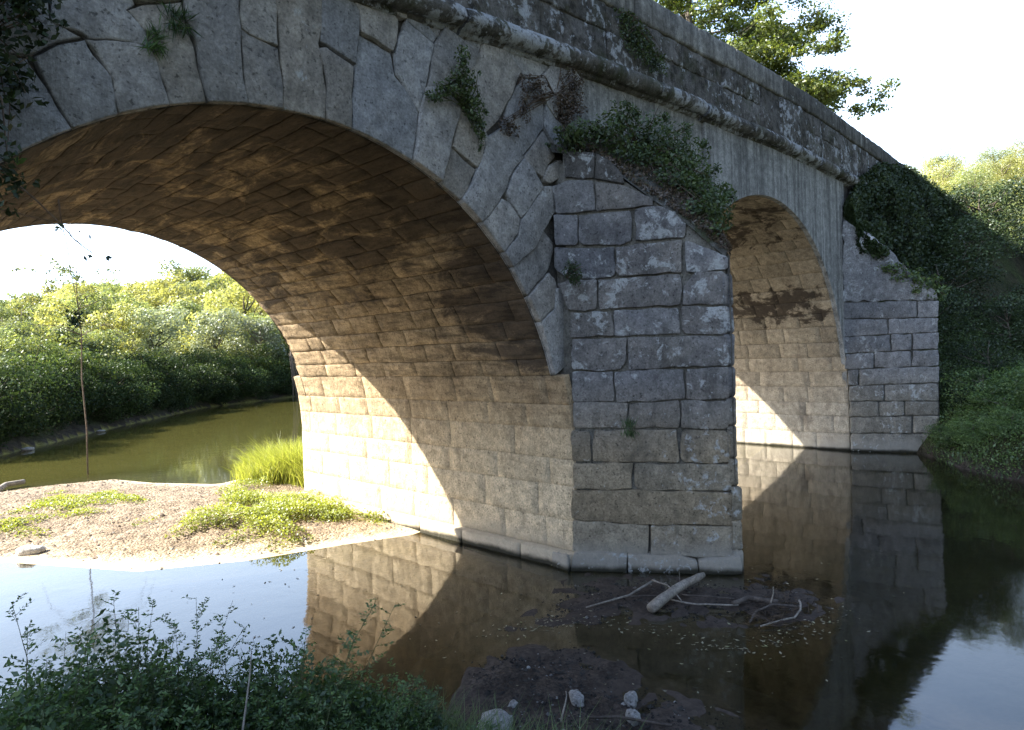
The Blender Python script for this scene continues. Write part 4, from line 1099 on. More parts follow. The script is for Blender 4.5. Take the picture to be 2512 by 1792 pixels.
# --- climbers and shrubs on the masonry
def shrub(name, label, cat, ells, n, size, mat, stems=None, seed=1, stem_mat='stem', fill=.2, group=None, up=.3, aspect=.55):
    r = np.random.default_rng(seed); rd = random.Random(seed)
    c0 = ells[0][0]
    root = empty(name, c0); tag(root, label, cat, group)
    mb = MB()
    o = stems or c0
    for c, rad in ells:
        for k in range(5):
            tip = Vector(c) + Vector((rd.uniform(-1, 1) * rad[0], rd.uniform(-1, 1) * rad[1], rd.uniform(-.6, 1.05) * rad[2]))
            mid = Vector(o).lerp(tip, .5) + Vector((rd.uniform(-.1, .1), rd.uniform(-.05, .0), rd.uniform(0, .12)))
            tube(mb, [Vector(o) - Vector(c0), mid - Vector(c0), tip - Vector(c0)], [.009, .006, .0025], 4, cap=False)
    mb.build('stems', M[stem_mat], root)
    e2 = [((c[0] - c0[0], c[1] - c0[1], c[2] - c0[2]), rad) for c, rad in ells]
    extra = []
    for k in range(len(e2) * 4):
        c, rad = e2[k % len(e2)]
        d = Vector((rd.gauss(0, 1), rd.gauss(0, 1) - .4, rd.gauss(0, 1) + .2)).normalized()
        m = rd.uniform(.95, 1.35); sz = rd.uniform(.12, .3)
        extra.append(((c[0] + d.x * rad[0] * m, min(c[1] + d.y * rad[1] * m, -.02 - c0[1]), c[2] + d.z * rad[2] * m), tuple(q * sz for q in rad)))
    V, F, T = cloud(e2 + extra, n, size, r, fill=fill, up=up, aspect=aspect)
    np_mesh('foliage', V, F, T, M[mat], root)
    return root
shrub('wall_shrub', 'thick dark green shrub spilling over the sloping top of the pier', 'shrub',
      [((4.38, -.5, 5.12), (.55, .35, .34)), ((3.53, -.42, 5.02), (.5, .3, .2)), ((5.03, -.45, 5.12), (.55, .35, .42)), ((5.53, -.42, 4.95), (.42, .32, .5)), ((5.73, -.45, 4.55), (.3, .3, .4)), ((4.78, -.75, 4.72), (.55, .3, .3)), ((5.28, -.8, 4.42), (.4, .3, .35)), ((3.98, -.6, 4.82), (.4, .25, .16)), ((3.93, -.45, 5.28), (.3, .2, .2)), ((4.53, -.95, 4.5), (.3, .2, .16)), ((3.23, -.3, 4.98), (.3, .2, .12)), ((4.23, -1.0, 4.45), (.4, .25, .14)), ((4.48, -1.25, 4.15), (.35, .25, .2)), ((4.78, -1.1, 4.3), (.4, .3, .3)), ((5.73, -.45, 4.25), (.22, .25, .3)), ((3.15, -.25, 4.9), (.25, .15, .14)), ((4.1, -1.3, 4.08), (.24, .2, .13)), ((4.15, -1.5, 3.82), (.16, .12, .09)), ((4.35, -1.25, 3.95), (.25, .25, .2)), ((5.6, -.5, 4.3), (.3, .3, .35))],
      15000, .05, 'leaf_shrub', (4.6, -.3, 4.95), 3, fill=.02)
shrub('wall_plant', 'bright green leafy plant growing from a joint above the wide arch', 'plant',
      [((1.62, -.13, 5.22), (.17, .11, .17)), ((1.75, -.13, 5.02), (.15, .10, .17)), ((1.85, -.10, 4.86), (.08, .07, .14)), ((1.42, -.12, 5.08), (.15, .09, .07)), ((1.27, -.09, 4.98), (.12, .06, .05)), ((1.60, -.16, 5.42), (.08, .07, .12)), ((1.93, -.06, 4.74), (.035, .03, .12))],
      1500, .036, 'leaf_shrub', (1.75, -.02, 5.0), 4, 'green_stem')
shrub('wall_plant', 'withered brown climber hanging beside the cornice above the pier', 'plant',
      [((3.45, -.09, 5.68), (.22, .09, .24)), ((3.25, -.08, 5.40), (.2, .07, .2)), ((2.75, -.08, 5.47), (.24, .07, .13)), ((2.6, -.08, 5.22), (.1, .05, .2)), ((3.35, -.07, 5.2), (.12, .06, .18)), ((2.35, -.06, 4.95), (.16, .05, .10)), ((3.5, -.09, 5.45), (.14, .08, .16))],
      3200, .03, 'leaf_dry', (3.2, -.02, 5.5), 5)
shrub('wall_plant', 'dark ivy tangle over the stones at the top left corner', 'plant',
      [((-2.15, -.22, 4.55), (.28, .16, .42)), ((-1.95, -.18, 4.78), (.22, .12, .14)), ((-2.3, -.25, 4.05), (.3, .18, .4)), ((-2.2, -.25, 3.65), (.22, .15, .28)), ((-1.88, -.12, 4.62), (.10, .08, .16)), ((-2.0, -.14, 4.2), (.12, .08, .16)), ((-2.6, -.3, 4.6), (.4, .2, .5))],
      3000, .05, 'leaf_ivy', (-2.2, -.05, 4.4), 6)
shrub('parapet_plant', 'sparse green creeper hanging down the blackened parapet', 'plant',
      [((4.95, -.07, 6.72), (.42, .05, .30)), ((5.35, -.07, 6.55), (.35, .05, .2)), ((4.7, -.07, 6.9), (.25, .05, .12))],
      2200, .035, 'leaf_shrub', (5.0, -.02, 6.9), 7)
shrub('ledge_plant', 'low green plant sprawling on the far cutwater top', 'plant',
      [((13.95, -1.15, 3.95), (.3, .35, .16)), ((14.1, -1.5, 3.75), (.3, .3, .2)), ((13.8, -.9, 4.15), (.25, .3, .12)), ((14.3, -1.75, 3.55), (.25, .2, .2))],
      1800, .07, 'leaf_shrub', (14.0, -1.2, 3.8), 8)
shrub('ledge_tuft', 'small dark weed sprouting from the pier joint beside the arch edge', 'plant',
      [((2.98, -.36, 3.42), (.13, .09, .12)), ((3.02, -.38, 3.3), (.08, .06, .08))], 500, .03, 'leaf_ivy', (3.0, -.25, 3.35), 9)
for i, (x, z, w, lab) in enumerate([(-1.03, 4.93, .11, 'upper grass tuft growing between stones near the crown'), (-1.19, 4.74, .08, 'lower small grass tuft in the open joint near the crown'), (3.36, 1.63, .16, 'thin trailing tuft growing on a pier course')]):
    r = np.random.default_rng(90 + i); n = 140
    yy = -.03 if i < 2 else -.78
    P = np.stack([x + r.normal(0, w * .35, n), np.full(n, yy) - r.random(n) * .02, z + r.normal(0, .015, n)], 1)
    hgt = r.uniform(.05, .14, n)
    tip = P + np.stack([r.normal(0, .05, n), -r.random(n) * .07, hgt * r.choice([-1, 1], n, p=[.55, .45])], 1)
    N = rand_unit(n, r); U = tip - P; ln = np.linalg.norm(U, axis=1)
    V, F, T = leaf_arrays((P + tip) / 2, N, ln, .07, None, U, r)
    tag(np_mesh('grass_tuft', V, F, T, M['leaf_weed']), lab, 'grass tuft')

# ivy over the wing wall, the end of the parapet and the bank foot
def ivy_wall():
    r = np.random.default_rng(31)
    n = 110000
    x = 13.55 + 47 * r.random(n) ** 1.9
    zt = np.interp(x, [13.5, 14.5, 16.5, 20, 62], [5.6, 6.4, 7.15, 7.62, 7.56]); zb = np.interp(x, [13.5, 15, 20, 36], [4.6, 2.4, 2.5, 4.0])
    z = zb + (zt - zb) * r.random(n) ** .8
    bul = np.array([.5 + .38 * nz(a, b, 5.5, .55) + .35 * nz(a, b, 2.5, 1.7) for a, b in zip(x, z)])
    bul = np.clip(bul, .02, 1.2)
    depth = (.10 + 1.15 * bul ** 1.3 * np.clip((zt - z) / 1.2, .12, 1)) * (1 + .9 * np.clip((3.6 - z) / 2.5, 0, 1))
    rr = r.random(n) ** .5
    y = -.04 - depth * rr
    y = np.where((x < 14.6) & (z > 5.2), np.maximum(y, -.28), y)
    P = np.stack([x, y, z + .05 * r.normal(size=n)], 1)
    N = rand_unit(n, r) * .8 + np.array([0, -.7, .35]); N /= np.linalg.norm(N, axis=1, keepdims=True)
    tone = np.stack([.45 + .7 * rr * r.uniform(.5, 1.2, n), np.clip(bul + r.normal(0, .15, n), 0, 1), np.zeros(n)], 1)
    V, F, T = leaf_arrays(P, N, r.uniform(.045, .115, n), .7, tone, r=r)
    o = np_mesh('ivy', V, F, T, M['leaf_ivy'])
    tag(o, 'thick curtain of dark ivy covering the wing wall and parapet end', 'ivy')
ivy_wall()
sprotos = [tree_proto('s', 130 + i, 's', 2.2, 1.5, 8000, .075, 16, .05) for i in range(3)]
sfirst = {}
ssp = [(15.0, -1.2, .85), (15.9, -2.4, .8), (16.6, -1.0, 1.1), (17.8, -2.6, 1.1), (18.6, -1.0, 1.35), (20.0, -3.0, 1.1), (21.0, -1.2, 1.5), (22.8, -3.0, 1.4), (24.0, -1.2, 1.6), (26.5, -2.8, 1.6), (28, -1.0, 1.6), (31, -2.5, 1.7), (34, -1.6, 1.5), (39, -2, 1.7), (44, -2.5, 1.9), (50, -2, 2.0), (14.6, -2.3, .55)]
for i, (x, y, s) in enumerate(ssp):
    k = i % 3; z = ground_z(x, y) - .25
    s *= .70 if x < 30 else .5
    lab = 'dark shaded bush crowding the bank below the ivied wing wall'
    if k not in sfirst:
        sfirst[k] = make_tree('bank_shrub', lab, 'bush', 'shaded bushes below the wing wall', sprotos[k], 'leaf_ivy', (x, y, z), i * 1.3, (s, s, s))
    else:
        place_copy(sfirst[k], (x, y, z), i * 1.3, (s, s, s * rt.uniform(.75, .95)))

# --- moss and dead grass over the sloping pier top
r = np.random.default_rng(71); n = 5200
seg = r.integers(0, len(TOPL) - 1, n); t = r.random(n); s = r.random(n) ** 1.3
side = r.random(n) < .6
PA = []
for i in range(n):
    f_, L_ = (fL, 1.0) if side[i] else (fR, LR / 1.86)
    (u0, z0), (u1, z1) = TOPL[seg[i]], TOPL[seg[i] + 1]
    a_ = Vector(f_((u0 + (u1 - u0) * t[i]) * L_, z0 + (z1 - z0) * t[i], -.03)); b_ = Vector(ridge[seg[i]]).lerp(Vector(ridge[seg[i] + 1]), t[i])
    PA.append(tuple(a_.lerp(b_, s[i])))
P = np.array(PA); P[:, 2] += .03 + .14 * r.random(n) * np.array([max(.0, .5 + nz(a, b, c, 3)) for a, b, c in P]); P[:, 1] -= .02
N = rand_unit(n, r) + np.array([-.2, -.3, .5]); N /= np.linalg.norm(N, axis=1, keepdims=True)
V, F, T = leaf_arrays(P, N, r.uniform(.03, .08, n), .3, None, r=r)
tag(np_mesh('pier_moss', V, F, T, M['leaf_dry']), 'brownish moss and dead grass matting the sloping top of the pier', 'moss', kind='stuff')

# --- grasses
def blades(P, h, w, lean, r, tone=None):
    n = len(P)
    a = r.uniform(0, 6.283, n); side = np.stack([np.cos(a), np.sin(a), np.zeros(n)], 1)
    la = r.uniform(0, 6.283, n); ld = np.stack([np.cos(la), np.sin(la), np.zeros(n)], 1) * (lean * r.uniform(.2, 1.2, n) * h)[:, None]
    up = np.array([0, 0, 1.0])
    hh = h[:, None]; ww = (w * r.uniform(.7, 1.3, n))[:, None]
    p0, p1, p2 = P, P + up * hh * .55 + ld * .3, P + up * hh * r.uniform(.85, 1.0, (n, 1)) + ld
    V = np.stack([p0 - side * ww / 2, p0 + side * ww / 2, p1 - side * ww * .38, p1 + side * ww * .38, p2 - side * ww * .06, p2 + side * ww * .06], 1).reshape(-1, 3)
    b = np.arange(n)[:, None] * 6
    F = np.concatenate([b + np.array([0, 1, 3, 2]), b + np.array([2, 3, 5, 4])], 0)
    if tone is None:
        tone = np.stack([r.uniform(.6, 1.25, n), r.random(n), np.zeros(n)], 1)
    return V, F, np.repeat(tone, 6, 0)
def in_poly(poly, n, r, soft=.15):
    xs = [p[0] for p in poly]; ys = [p[1] for p in poly]
    X = r.uniform(min(xs) - soft, max(xs) + soft, n * 4); Y = r.uniform(min(ys) - soft, max(ys) + soft, n * 4)
    d = sdf(poly, X, Y) + np.array([nz(a, b, 2.2, 1.7) for a, b in zip(X, Y)]) * soft * 2.5
    k = (d > 0) & (r.random(n * 4) < np.clip(d / (soft * 2.5), .08, 1))
    return X[k][:n], Y[k][:n], d[k][:n]
r = np.random.default_rng(40)
X, Y, d = in_poly([(3.05, 8.7), (3.2, 7.2), (3.35, 6.25), (4.3, 6.4), (4.75, 7.6), (4.4, 8.9), (3.5, 9.4)], 9500, r, .2)
Zg = height(X, Y)[0]
V, F, T = blades(np.stack([X, Y, Zg - .02], 1), .35 + .65 * r.random(len(X)) * np.clip(d * 1.5, .2, 1), .011, .75, r)
tag(np_mesh('tall_grass', V, F, T, M['grass_sun']), 'tall sunlit grass standing at the far corner of the pier on the gravel bar', 'grass', kind='stuff')
def cover(name, poly, n, label, size=(.02, .048), seed=1, hgt=.16):
    r = np.random.default_rng(seed)
    X, Y, d = in_poly(poly, n, r, .48)
    Zg = height(X, Y)[0]
    clump = np.array([.5 + .5 * nz(a, b, 8.1, 2.6) for a, b in zip(X, Y)])
    P = np.stack([X, Y, Zg + .01 + hgt * r.random(len(X)) * (.35 + .65 * clump) * np.clip(d * 2, .25, 1)], 1)
    N = rand_unit(len(X), r) * .7 + np.array([-.2, .2, .8]); N /= np.linalg.norm(N, axis=1, keepdims=True)
    tone = np.stack([.6 + .5 * (P[:, 2] - Zg) / hgt + .2 * r.random(len(X)), np.clip(clump + r.normal(0, .2, len(X)), 0, 1), np.zeros(len(X))], 1)
    V, F, T = leaf_arrays(P, N, r.uniform(*size, len(X)), .75, tone, r=r)
    tag(np_mesh(name, V, F, T, M['cover']), label, 'ground cover', kind='stuff')
cover('ground_cover', [(.85, 5.3), (1.5, 6.0), (2.3, 7.0), (3.1, 7.6), (3.3, 6.6), (3.35, 5.2), (3.2, 4.0), (3.05, 3.2), (2.5, 3.2), (1.85, 3.6), (1.2, 4.2), (.8, 4.7)], 26000, 'bright green leafy ground cover on the gravel bar beside the pier wall', seed=41, hgt=.30)
cover('ground_cover', [(-1.2, 7.9), (-.2, 9.3), (.75, 10.5), (.9, 9.2), (.72, 7.7), (.1, 7.1), (-.5, 6.9), (-1.1, 7.3)], 12000, 'low yellow green ground cover patch on the left of the gravel bar', seed=42, hgt=.09)
# mound of grass and weeds on the right bank
r = np.random.default_rng(43)
n = 26000
X = r.uniform(10.4, 19, n * 3); Y = r.uniform(-9, -.3, n * 3)
dd = sdf(RIGHT, X, Y) + .1 * np.array([nz(a, b, 1, 1.1) for a, b in zip(X, Y)])
k = (dd > -.02) & (r.random(n * 3) < 1.2 - (X - 10.4) / 12); X, Y = X[k][:n], Y[k][:n]
Zg = height(X, Y)[0]
pat = np.array([.5 + .5 * nz(a, b, 4, .9) for a, b in zip(X, Y)])
V, F, T = blades(np.stack([X, Y, Zg - .03], 1), (.08 + .16 * r.random(len(X))) * (.6 + .8 * pat), .012, 1.1, r, np.stack([(.5 + .6 * pat) * r.uniform(.6, 1.2, len(X)), np.clip(pat + r.normal(0, .2, len(X)), 0, 1), np.zeros(len(X))], 1))
X2_ = np.concatenate([X, X + .06]); Y2_ = np.concatenate([Y, Y - .05]); Zz = height(X2_, Y2_)[0]; pp = np.concatenate([pat, pat])
P = np.stack([X2_, Y2_, Zz + .30 * r.random(len(X2_)) * (.25 + 1.1 * pp)], 1)
N = rand_unit(len(P), r) * .7 + np.array([-.2, -.1, .7]); N /= np.linalg.norm(N, axis=1, keepdims=True)
V2, F2, T2 = leaf_arrays(P, N, r.uniform(.03, .07, len(P)), .6, None, r=r)
mg = MB  # one mesh of countless blades
Vm = np.concatenate([V, V2]); Fm = np.concatenate([F, F2 + len(V)]); Tm = np.concatenate([T, T2])
tag(np_mesh('bank_grass', Vm, Fm, Tm, M['grass_shade']), 'rough grass and weeds covering the mound on the right bank', 'grass', kind='stuff')

# low brambles sprawling over the mound and hanging to the water
mprotos = [tree_proto('m', 160 + i, 'm', 1.0, .8, 7000, .045, 14, .02) for i in range(3)]
mfirst = {}
msp = [(13.35, -2.05, .62), (12.85, -2.55, .6), (12.5, -3.2, .65), (12.1, -3.9, .7), (11.9, -4.8, .75), (13.6, -2.9, .9), (13.2, -3.8, .95), (12.9, -4.8, 1.0), (14.4, -2.5, .95), (14.4, -3.6, 1.15), (14.2, -4.8, .8), (15.6, -3.4, 1.0), (15.8, -4.8, .7), (17.2, -3.8, .8), (12.4, -5.8, .6), (13.8, -6.0, .6), (15.5, -6.2, .6)]
for i, (x, y, s) in enumerate(msp):
    k = i % 3; z = ground_z(x, y) - .12 * s
    if k not in mfirst:
        mfirst[k] = make_tree('bramble', 'low green bramble clump sprawling over the grassy mound on the right bank', 'bramble', 'brambles on the right bank mound', mprotos[k], 'grass_shade', (x, y, z), i * 1.7, (s, s, s * .8))
    else:
        place_copy(mfirst[k], (x, y, z), i * 1.7, (s, s, s * rt.uniform(.6, .95)))

# --- feathery weeds in the foreground
def weed(loc, topz, seed, n_shoot=48, rad=.26, name='weed_bush', label='', group='feathery weeds on the near bank'):
    r = np.random.default_rng(seed); rd = random.Random(seed)
    root = empty(name, loc); tag(root, label, 'weed', group)
    mb = MB(); parts = []
    H = topz - loc[2]
    for s in range(n_shoot):
        a = rd.uniform(0, 6.283); q = math.sqrt(rd.random()) * rad
        hh = H * (rd.uniform(.45, .82) if s > 5 else rd.uniform(.78, .98))
        bx, by = math.cos(a) * q, math.sin(a) * q
        lean = Vector((math.cos(a) * rd.uniform(0, .35) + rd.uniform(-.15, .15), math.sin(a) * rd.uniform(0, .35) + rd.uniform(-.15, .15), 0)) * hh
        pts = [Vector((bx, by, 0)) + lean * (t ** 1.8) + Vector((0, 0, hh * t)) + Vector((rd.uniform(-1, 1), rd.uniform(-1, 1), 0)) * .012 for t in (0, .2, .4, .6, .8, 1)]
        tube(mb, pts, [.0035, .0032, .0028, .0022, .0016, .0008], 4, cap=False)
        # side twigs carrying small leaflets
        m = int(10 + 14 * hh)
        for j in range(m):
            t = .22 + .78 * (j + rd.random()) / m
            i0 = min(4, int(t * 5)); b = pts[i0].lerp(pts[i0 + 1], t * 5 - i0)
            aa = rd.uniform(0, 6.283); l = rd.uniform(.06, .15) * (1.15 - .6 * t)
            d = Vector((math.cos(aa), math.sin(aa), rd.uniform(.1, .9))).normalized()
            tip = b + d * l
            tube(mb, [b, tip], [.0014, .0006], 3, cap=False)
            kk = int(5 + l * 60)
            tt = np.linspace(.15, 1.05, kk)
            P = np.array(b)[None, :] + np.array(d)[None, :] * (l * tt)[:, None]
            sgn = np.where(np.arange(kk) % 2 == 0, 1, -1)[:, None]
            sd_v = np.array(d.cross(Vector((0, 0, 1))).normalized())
            U = sd_v[None, :] * sgn + np.array(d)[None, :] * .6 + r.normal(0, .25, (kk, 3))
            U /= np.linalg.norm(U, axis=1, keepdims=True)
            sz = r.uniform(.018, .036, kk) * (1.1 - .3 * t)
            N = np.cross(U, np.array(d)[None, :]) + r.normal(0, .35, (kk, 3)); N /= np.linalg.norm(N, axis=1, keepdims=True)
            tn = np.stack([np.full(kk, .5 + .65 * t) * r.uniform(.7, 1.2, kk), np.clip(r.normal(.35 + .3 * t, .2, kk), 0, 1), np.zeros(kk)], 1)
            parts.append(leaf_arrays(P + U * sz[:, None] * .5, N, sz, .42, tn, U, r))
    mb.build('stems', M['green_stem'], root)
    k = 4200
    q = np.sqrt(r.random(k)) * rad * 1.25; a = r.uniform(0, 6.283, k); t = r.random(k) ** .75
    P = np.stack([np.cos(a) * q, np.sin(a) * q, H * (.06 + .84 * t * (1.05 - .35 * q / rad))], 1)
    N = rand_unit(k, r) + np.array([0, 0, .5]); N /= np.linalg.norm(N, axis=1, keepdims=True)
    parts.append(leaf_arrays(P, N, r.uniform(.018, .045, k), .45, np.stack([(.35 + .55 * t) * r.uniform(.6, 1.2, k), r.random(k), np.zeros(k)], 1), r=r))
    V, F, T = merge_arrays(parts)
    np_mesh('foliage', V, F, T, M['leaf_weed'], root)
    return root
wl = [((-2.50, -2.05), 1.62), ((-2.28, -1.85), 1.45), ((-2.08, -1.72), 1.55), ((-1.92, -1.75), 1.42), ((-1.74, -1.88), 1.2), ((-1.56, -2.02), 1.18), ((-1.46, -2.0), 1.34), ((-1.27, -2.1), 1.08), ((-1.08, -2.08), .95), ((-.88, -2.02), .74), ((-.70, -1.85), .55),
      ((-2.42, -2.6), 1.38), ((-2.12, -2.55), 1.24), ((-1.82, -2.6), 1.12), ((-1.52, -2.68), 1.0), ((-1.22, -2.62), .84), ((-.95, -2.5), .66), ((-.62, -2.35), .48), ((-2.3, -1.35), 1.22), ((-1.95, -1.25), 1.1), ((-2.62, -1.55), 1.35)]
for i, ((x, y), tz) in enumerate(wl):
    weed((x, y, ground_z(x, y) - .02), tz, 200 + i, label='feathery dark green weed in the thicket along the near water edge')
r = np.random.default_rng(47)
X, Y, d = in_poly([(-1.3, -1.7), (-.7, -1.45), (-.3, -1.55), (.05, -2.1), (.15, -2.6), (-.3, -3.2), (-1.2, -3.2)], 5200, r, .1)
Zg = height(X, Y)[0]
V, F, T = blades(np.stack([X, Y, Zg - .02], 1), .14 + .26 * r.random(len(X)), .006, .9, r)
tag(np_mesh('near_grass', V, F, T, M['grass_shade']), 'thin arching grass at the near water edge beside the mud', 'grass', kind='stuff')
mb = MB()
tube(mb, [(-1.83, -2.35, .82), (-1.72, -2.22, 1.0), (-1.63, -2.1, 1.14), (-1.585, -2.03, 1.22)], [.005, .005, .004, .002], 5)
tag(mb.build('dead_stalk', M['drift']), 'bare pale dead stalk leaning among the foreground weeds', 'stalk')

# --- hanging vines at the left of the arch
def vine(label, pts, rad, leafat=(), seed=1, leaf='leaf_ivy', lsz=.05, name='hanging_vine'):
    r = np.random.default_rng(seed)
    root = empty(name, pts[0]); tag(root, label, 'vine')
    o = Vector(pts[0]); mb = MB()
    # smooth the polyline
    P = [Vector(p) - o for p in pts]; Q = []
    for a, b in zip(P, P[1:]):
        n = max(2, int((b - a).length / .08))
        for k in range(n):
            p = a.lerp(b, k / n); Q.append(p + Vector((nz(p.x, p.z, seed, 5), nz(p.z, p.y, seed, 5), 0)) * .012)
    Q.append(P[-1])
    tube(mb, Q, [rad * (1 - .6 * k / len(Q)) for k in range(len(Q))], 5)
    mb.build('stem', M['stem'], root)
    if leafat:
        parts = []
        for c, n, sp in leafat:
            k = n
            p = np.array(Vector(c) - o)[None, :] + r.normal(0, 1, (k, 3)) * np.array(sp)
            N = rand_unit(k, r)
            parts.append(leaf_arrays(p, N, r.uniform(.6, 1.3, k) * lsz, .6, None, r=r))
        V, F, T = merge_arrays(parts)
        np_mesh('foliage', V, F, T, M[leaf], root)
vine('long thin vine dangling in front of the opening with one leafy knot', [(-1.84, -.25, 3.52), (-1.82, -.3, 3.2), (-1.79, -.3, 3.02), (-1.77, -.3, 2.84), (-1.765, -.3, 2.74)], .003,
     [((-1.79, -.3, 2.79), 150, (.022, .02, .024)), ((-1.79, -.3, 2.84), 30, (.03, .02, .008))], 3, 'leaf_ivy', .022)
vine('dark bramble stem arching down across the left end of the vault', [(-2.25, -.25, 3.75), (-2.1, -.28, 3.62), (-1.95, -.3, 3.48), (-1.85, -.32, 3.36), (-1.78, -.33, 3.27), (-1.70, -.34, 3.20)], .006,
     [((-1.84, -.32, 3.34), 7, (.02, .02, .015)), ((-1.70, -.34, 3.19), 6, (.025, .02, .02)), ((-1.73, -.33, 3.31), 4, (.03, .02, .015)), ((-1.63, -.34, 3.17), 3, (.015, .01, .015)), ((-2.02, -.28, 3.52), 6, (.05, .02, .04))], 5, 'leaf_ivy', .035)
vine('second fine stem crossing the bramble under the vault edge', [(-2.3, -.2, 3.45), (-2.1, -.24, 3.42), (-1.9, -.28, 3.38), (-1.74, -.3, 3.25), (-1.66, -.3, 3.19)], .003, [((-2.15, -.24, 3.5), 3, (.03, .01, .03))], 6, 'leaf_weed', .06)
vine('short leafy trailer hanging over the left stones of the ring', [(-2.02, -.1, 4.3), (-2.04, -.14, 4.05), (-2.06, -.16, 3.85), (-2.08, -.16, 3.7)], .004, [((-2.03, -.16, 4.12), 5, (.04, .02, .05)), ((-2.0, -.16, 3.75), 4, (.03, .02, .03)), ((-1.98, -.14, 4.68), 4, (.03, .02, .04))], 7, 'leaf_weed', .07)
vine('pair of dry stems leaning against the left voussoirs', [(-2.2, -.08, 4.12), (-2.08, -.1, 4.22), (-1.96, -.09, 4.36), (-1.9, -.07, 4.42)], .006, (), 8)
# slender sapling standing at the back of the gravel bar
def sapling():
    r = np.random.default_rng(91); rd = random.Random(91)
    root = empty('sapling', (1.57, 13.2, -.1)); tag(root, 'slender brown sapling with a thin leafy head standing in the water behind the gravel bar', 'sapling')
    mb = MB()
    tp = [(0, 0, 0), (.02, .0, 1.2), (-.03, .02, 2.4), (.0, .0, 3.4), (-.05, .05, 4.4), (-.02, .05, 5.4)]
    tube(mb, tp, [.019, .018, .016, .013, .010, .004], 6)
    ells = []
    for k in range(22):
        hz = rd.uniform(3.2, 5.2); a = rd.uniform(0, 6.28); L = rd.uniform(.3, 1.1)
        b_ = Vector((-.02, .02, hz)); c_ = b_ + Vector((math.cos(a) * L, math.sin(a) * L, rd.uniform(-.1, .4)))
        tube(mb, [b_, b_.lerp(c_, .5) + Vector((0, 0, .08)), c_], [.010, .007, .003], 4)
        for t in (.5, .8, 1.05):
            p = b_.lerp(c_, t); s = rd.uniform(.10, .22); ells.append((tuple(p), (s, s, s * .7)))
    for a, L in ((-.9, 1.3), (-.6, 1.0), (2.5, .9)):
        tube(mb, [(0, 0, 3.4), (math.cos(a) * L * .5, math.sin(a) * L * .5, 3.65), (math.cos(a) * L, math.sin(a) * L, 3.2), (math.cos(a) * L * 1.2, math.sin(a) * L * 1.2, 2.6)], [.010, .008, .005, .002], 4)
    mb.build('trunk', M['stem'], root)
    V, F, T = cloud(ells, 1500, .07, r, fill=.1)
    np_mesh('crown', V, F, T, M['leaf_field'], root)
sapling()
# brown dead trunk by the pier at the far waterline
mb = MB()
for dx, rr, h in ((0, .12, 3.0), (.28, .07, 2.8), (-.2, .05, 2.6)):
    tube(mb, [(20.2 + dx * 1.5, 37.3, -.3), (20.15 + dx, 37.3, 1.0), (20.0 + dx * .6, 37.35, 2.0), (19.9 + dx * .5, 37.4, h + .5)], [rr, rr * .9, rr * .75, rr * .5], 7)
tag(mb.build('waterside_snag', M['bark']), 'bare brown dead tree leaning at the waterline just left of the sunlit pier', 'dead tree')

# --- stones, driftwood and litter
def on_mud(x, y, dz): return (x, y, max(0.0, ground_z(x, y)) + dz)
def rock(name, label, loc, dim, seed, rot=0.0, cat='rock', group=None, mat='rock', flat=.35, tone=1.0):
    V = []; F = []
    nu, nv = 18, 11
    c, s = math.cos(rot), math.sin(rot)
    for j in range(nv + 1):
        ph = math.pi * j / nv
        for i in range(nu):
            th = 2 * math.pi * i / nu
            d = Vector((math.cos(th) * math.sin(ph), math.sin(th) * math.sin(ph), math.cos(ph)))
            k = 1 + .30 * nz(d.x + seed, d.y, d.z, 1.3) + .16 * nz(d.x, d.y + seed, d.z, 3.1) + .06 * nz(d.x, d.y, d.z + seed, 7)
            m = max(abs(d.x), abs(d.y), abs(d.z)); k *= (.72 + .28 / m * .9)
            x, y, z = d.x * k * dim[0], d.y * k * dim[1], d.z * k * dim[2]
            V.append((x * c - y * s, x * s + y * c, z))
    for j in range(nv):
        for i in range(nu):
            l = (i + 1) % nu
            F.append((j * nu + i, (j + 1) * nu + i, (j + 1) * nu + l, j * nu + l))
    mb = MB(); mb.add(V, F, (tone, .2, 0))
    o = mb.build(name, M[mat])
    o.location = loc
    return tag(o, label, cat, group)
rock('river_rock', 'large flat pale rock at the bottom edge of the dark mud', on_mud(.07, -1.86, .03), (.20, .11, .075), 1.0, .5)
rock('river_rock', 'jagged grey white rock lying left of the dry twig on the mud', on_mud(.74, -2.02, .02), (.09, .052, .038), 4.0, .9)
rock('river_rock', 'upright pale rock on the mud edge nearest the open water', on_mud(1.0, -2.3, .03), (.07, .047, .048), 7.0, .4)
rock('river_rock', 'small rounded pale rock just below the upright one', on_mud(.80, -2.45, .025), (.065, .045, .045), 11.0, 1.2)
rock('river_rock', 'thin pale stone flake half sunk in the mud', on_mud(.42, -1.70, .006), (.05, .03, .012), 14.0, .3)
rock('river_rock', 'bright white stone slab on the sunlit gravel bar', (-.92, 5.98, ground_z(-.92, 5.98) + .03), (.18, .10, .075), 17.0, 2.5, tone=1.9)
rock('river_rock', 'pale stone at the far waterline below the dark bushes', (1.75, 20.4, .04), (.2, .12, .07), 19.0, .6)
rock('river_rock', 'second pale stone further along the far waterline', (4.9, 24.7, .03), (.2, .12, .06), 23.0, .6)
mb = MB(); r = np.random.default_rng(55)
rr = random.Random(8)
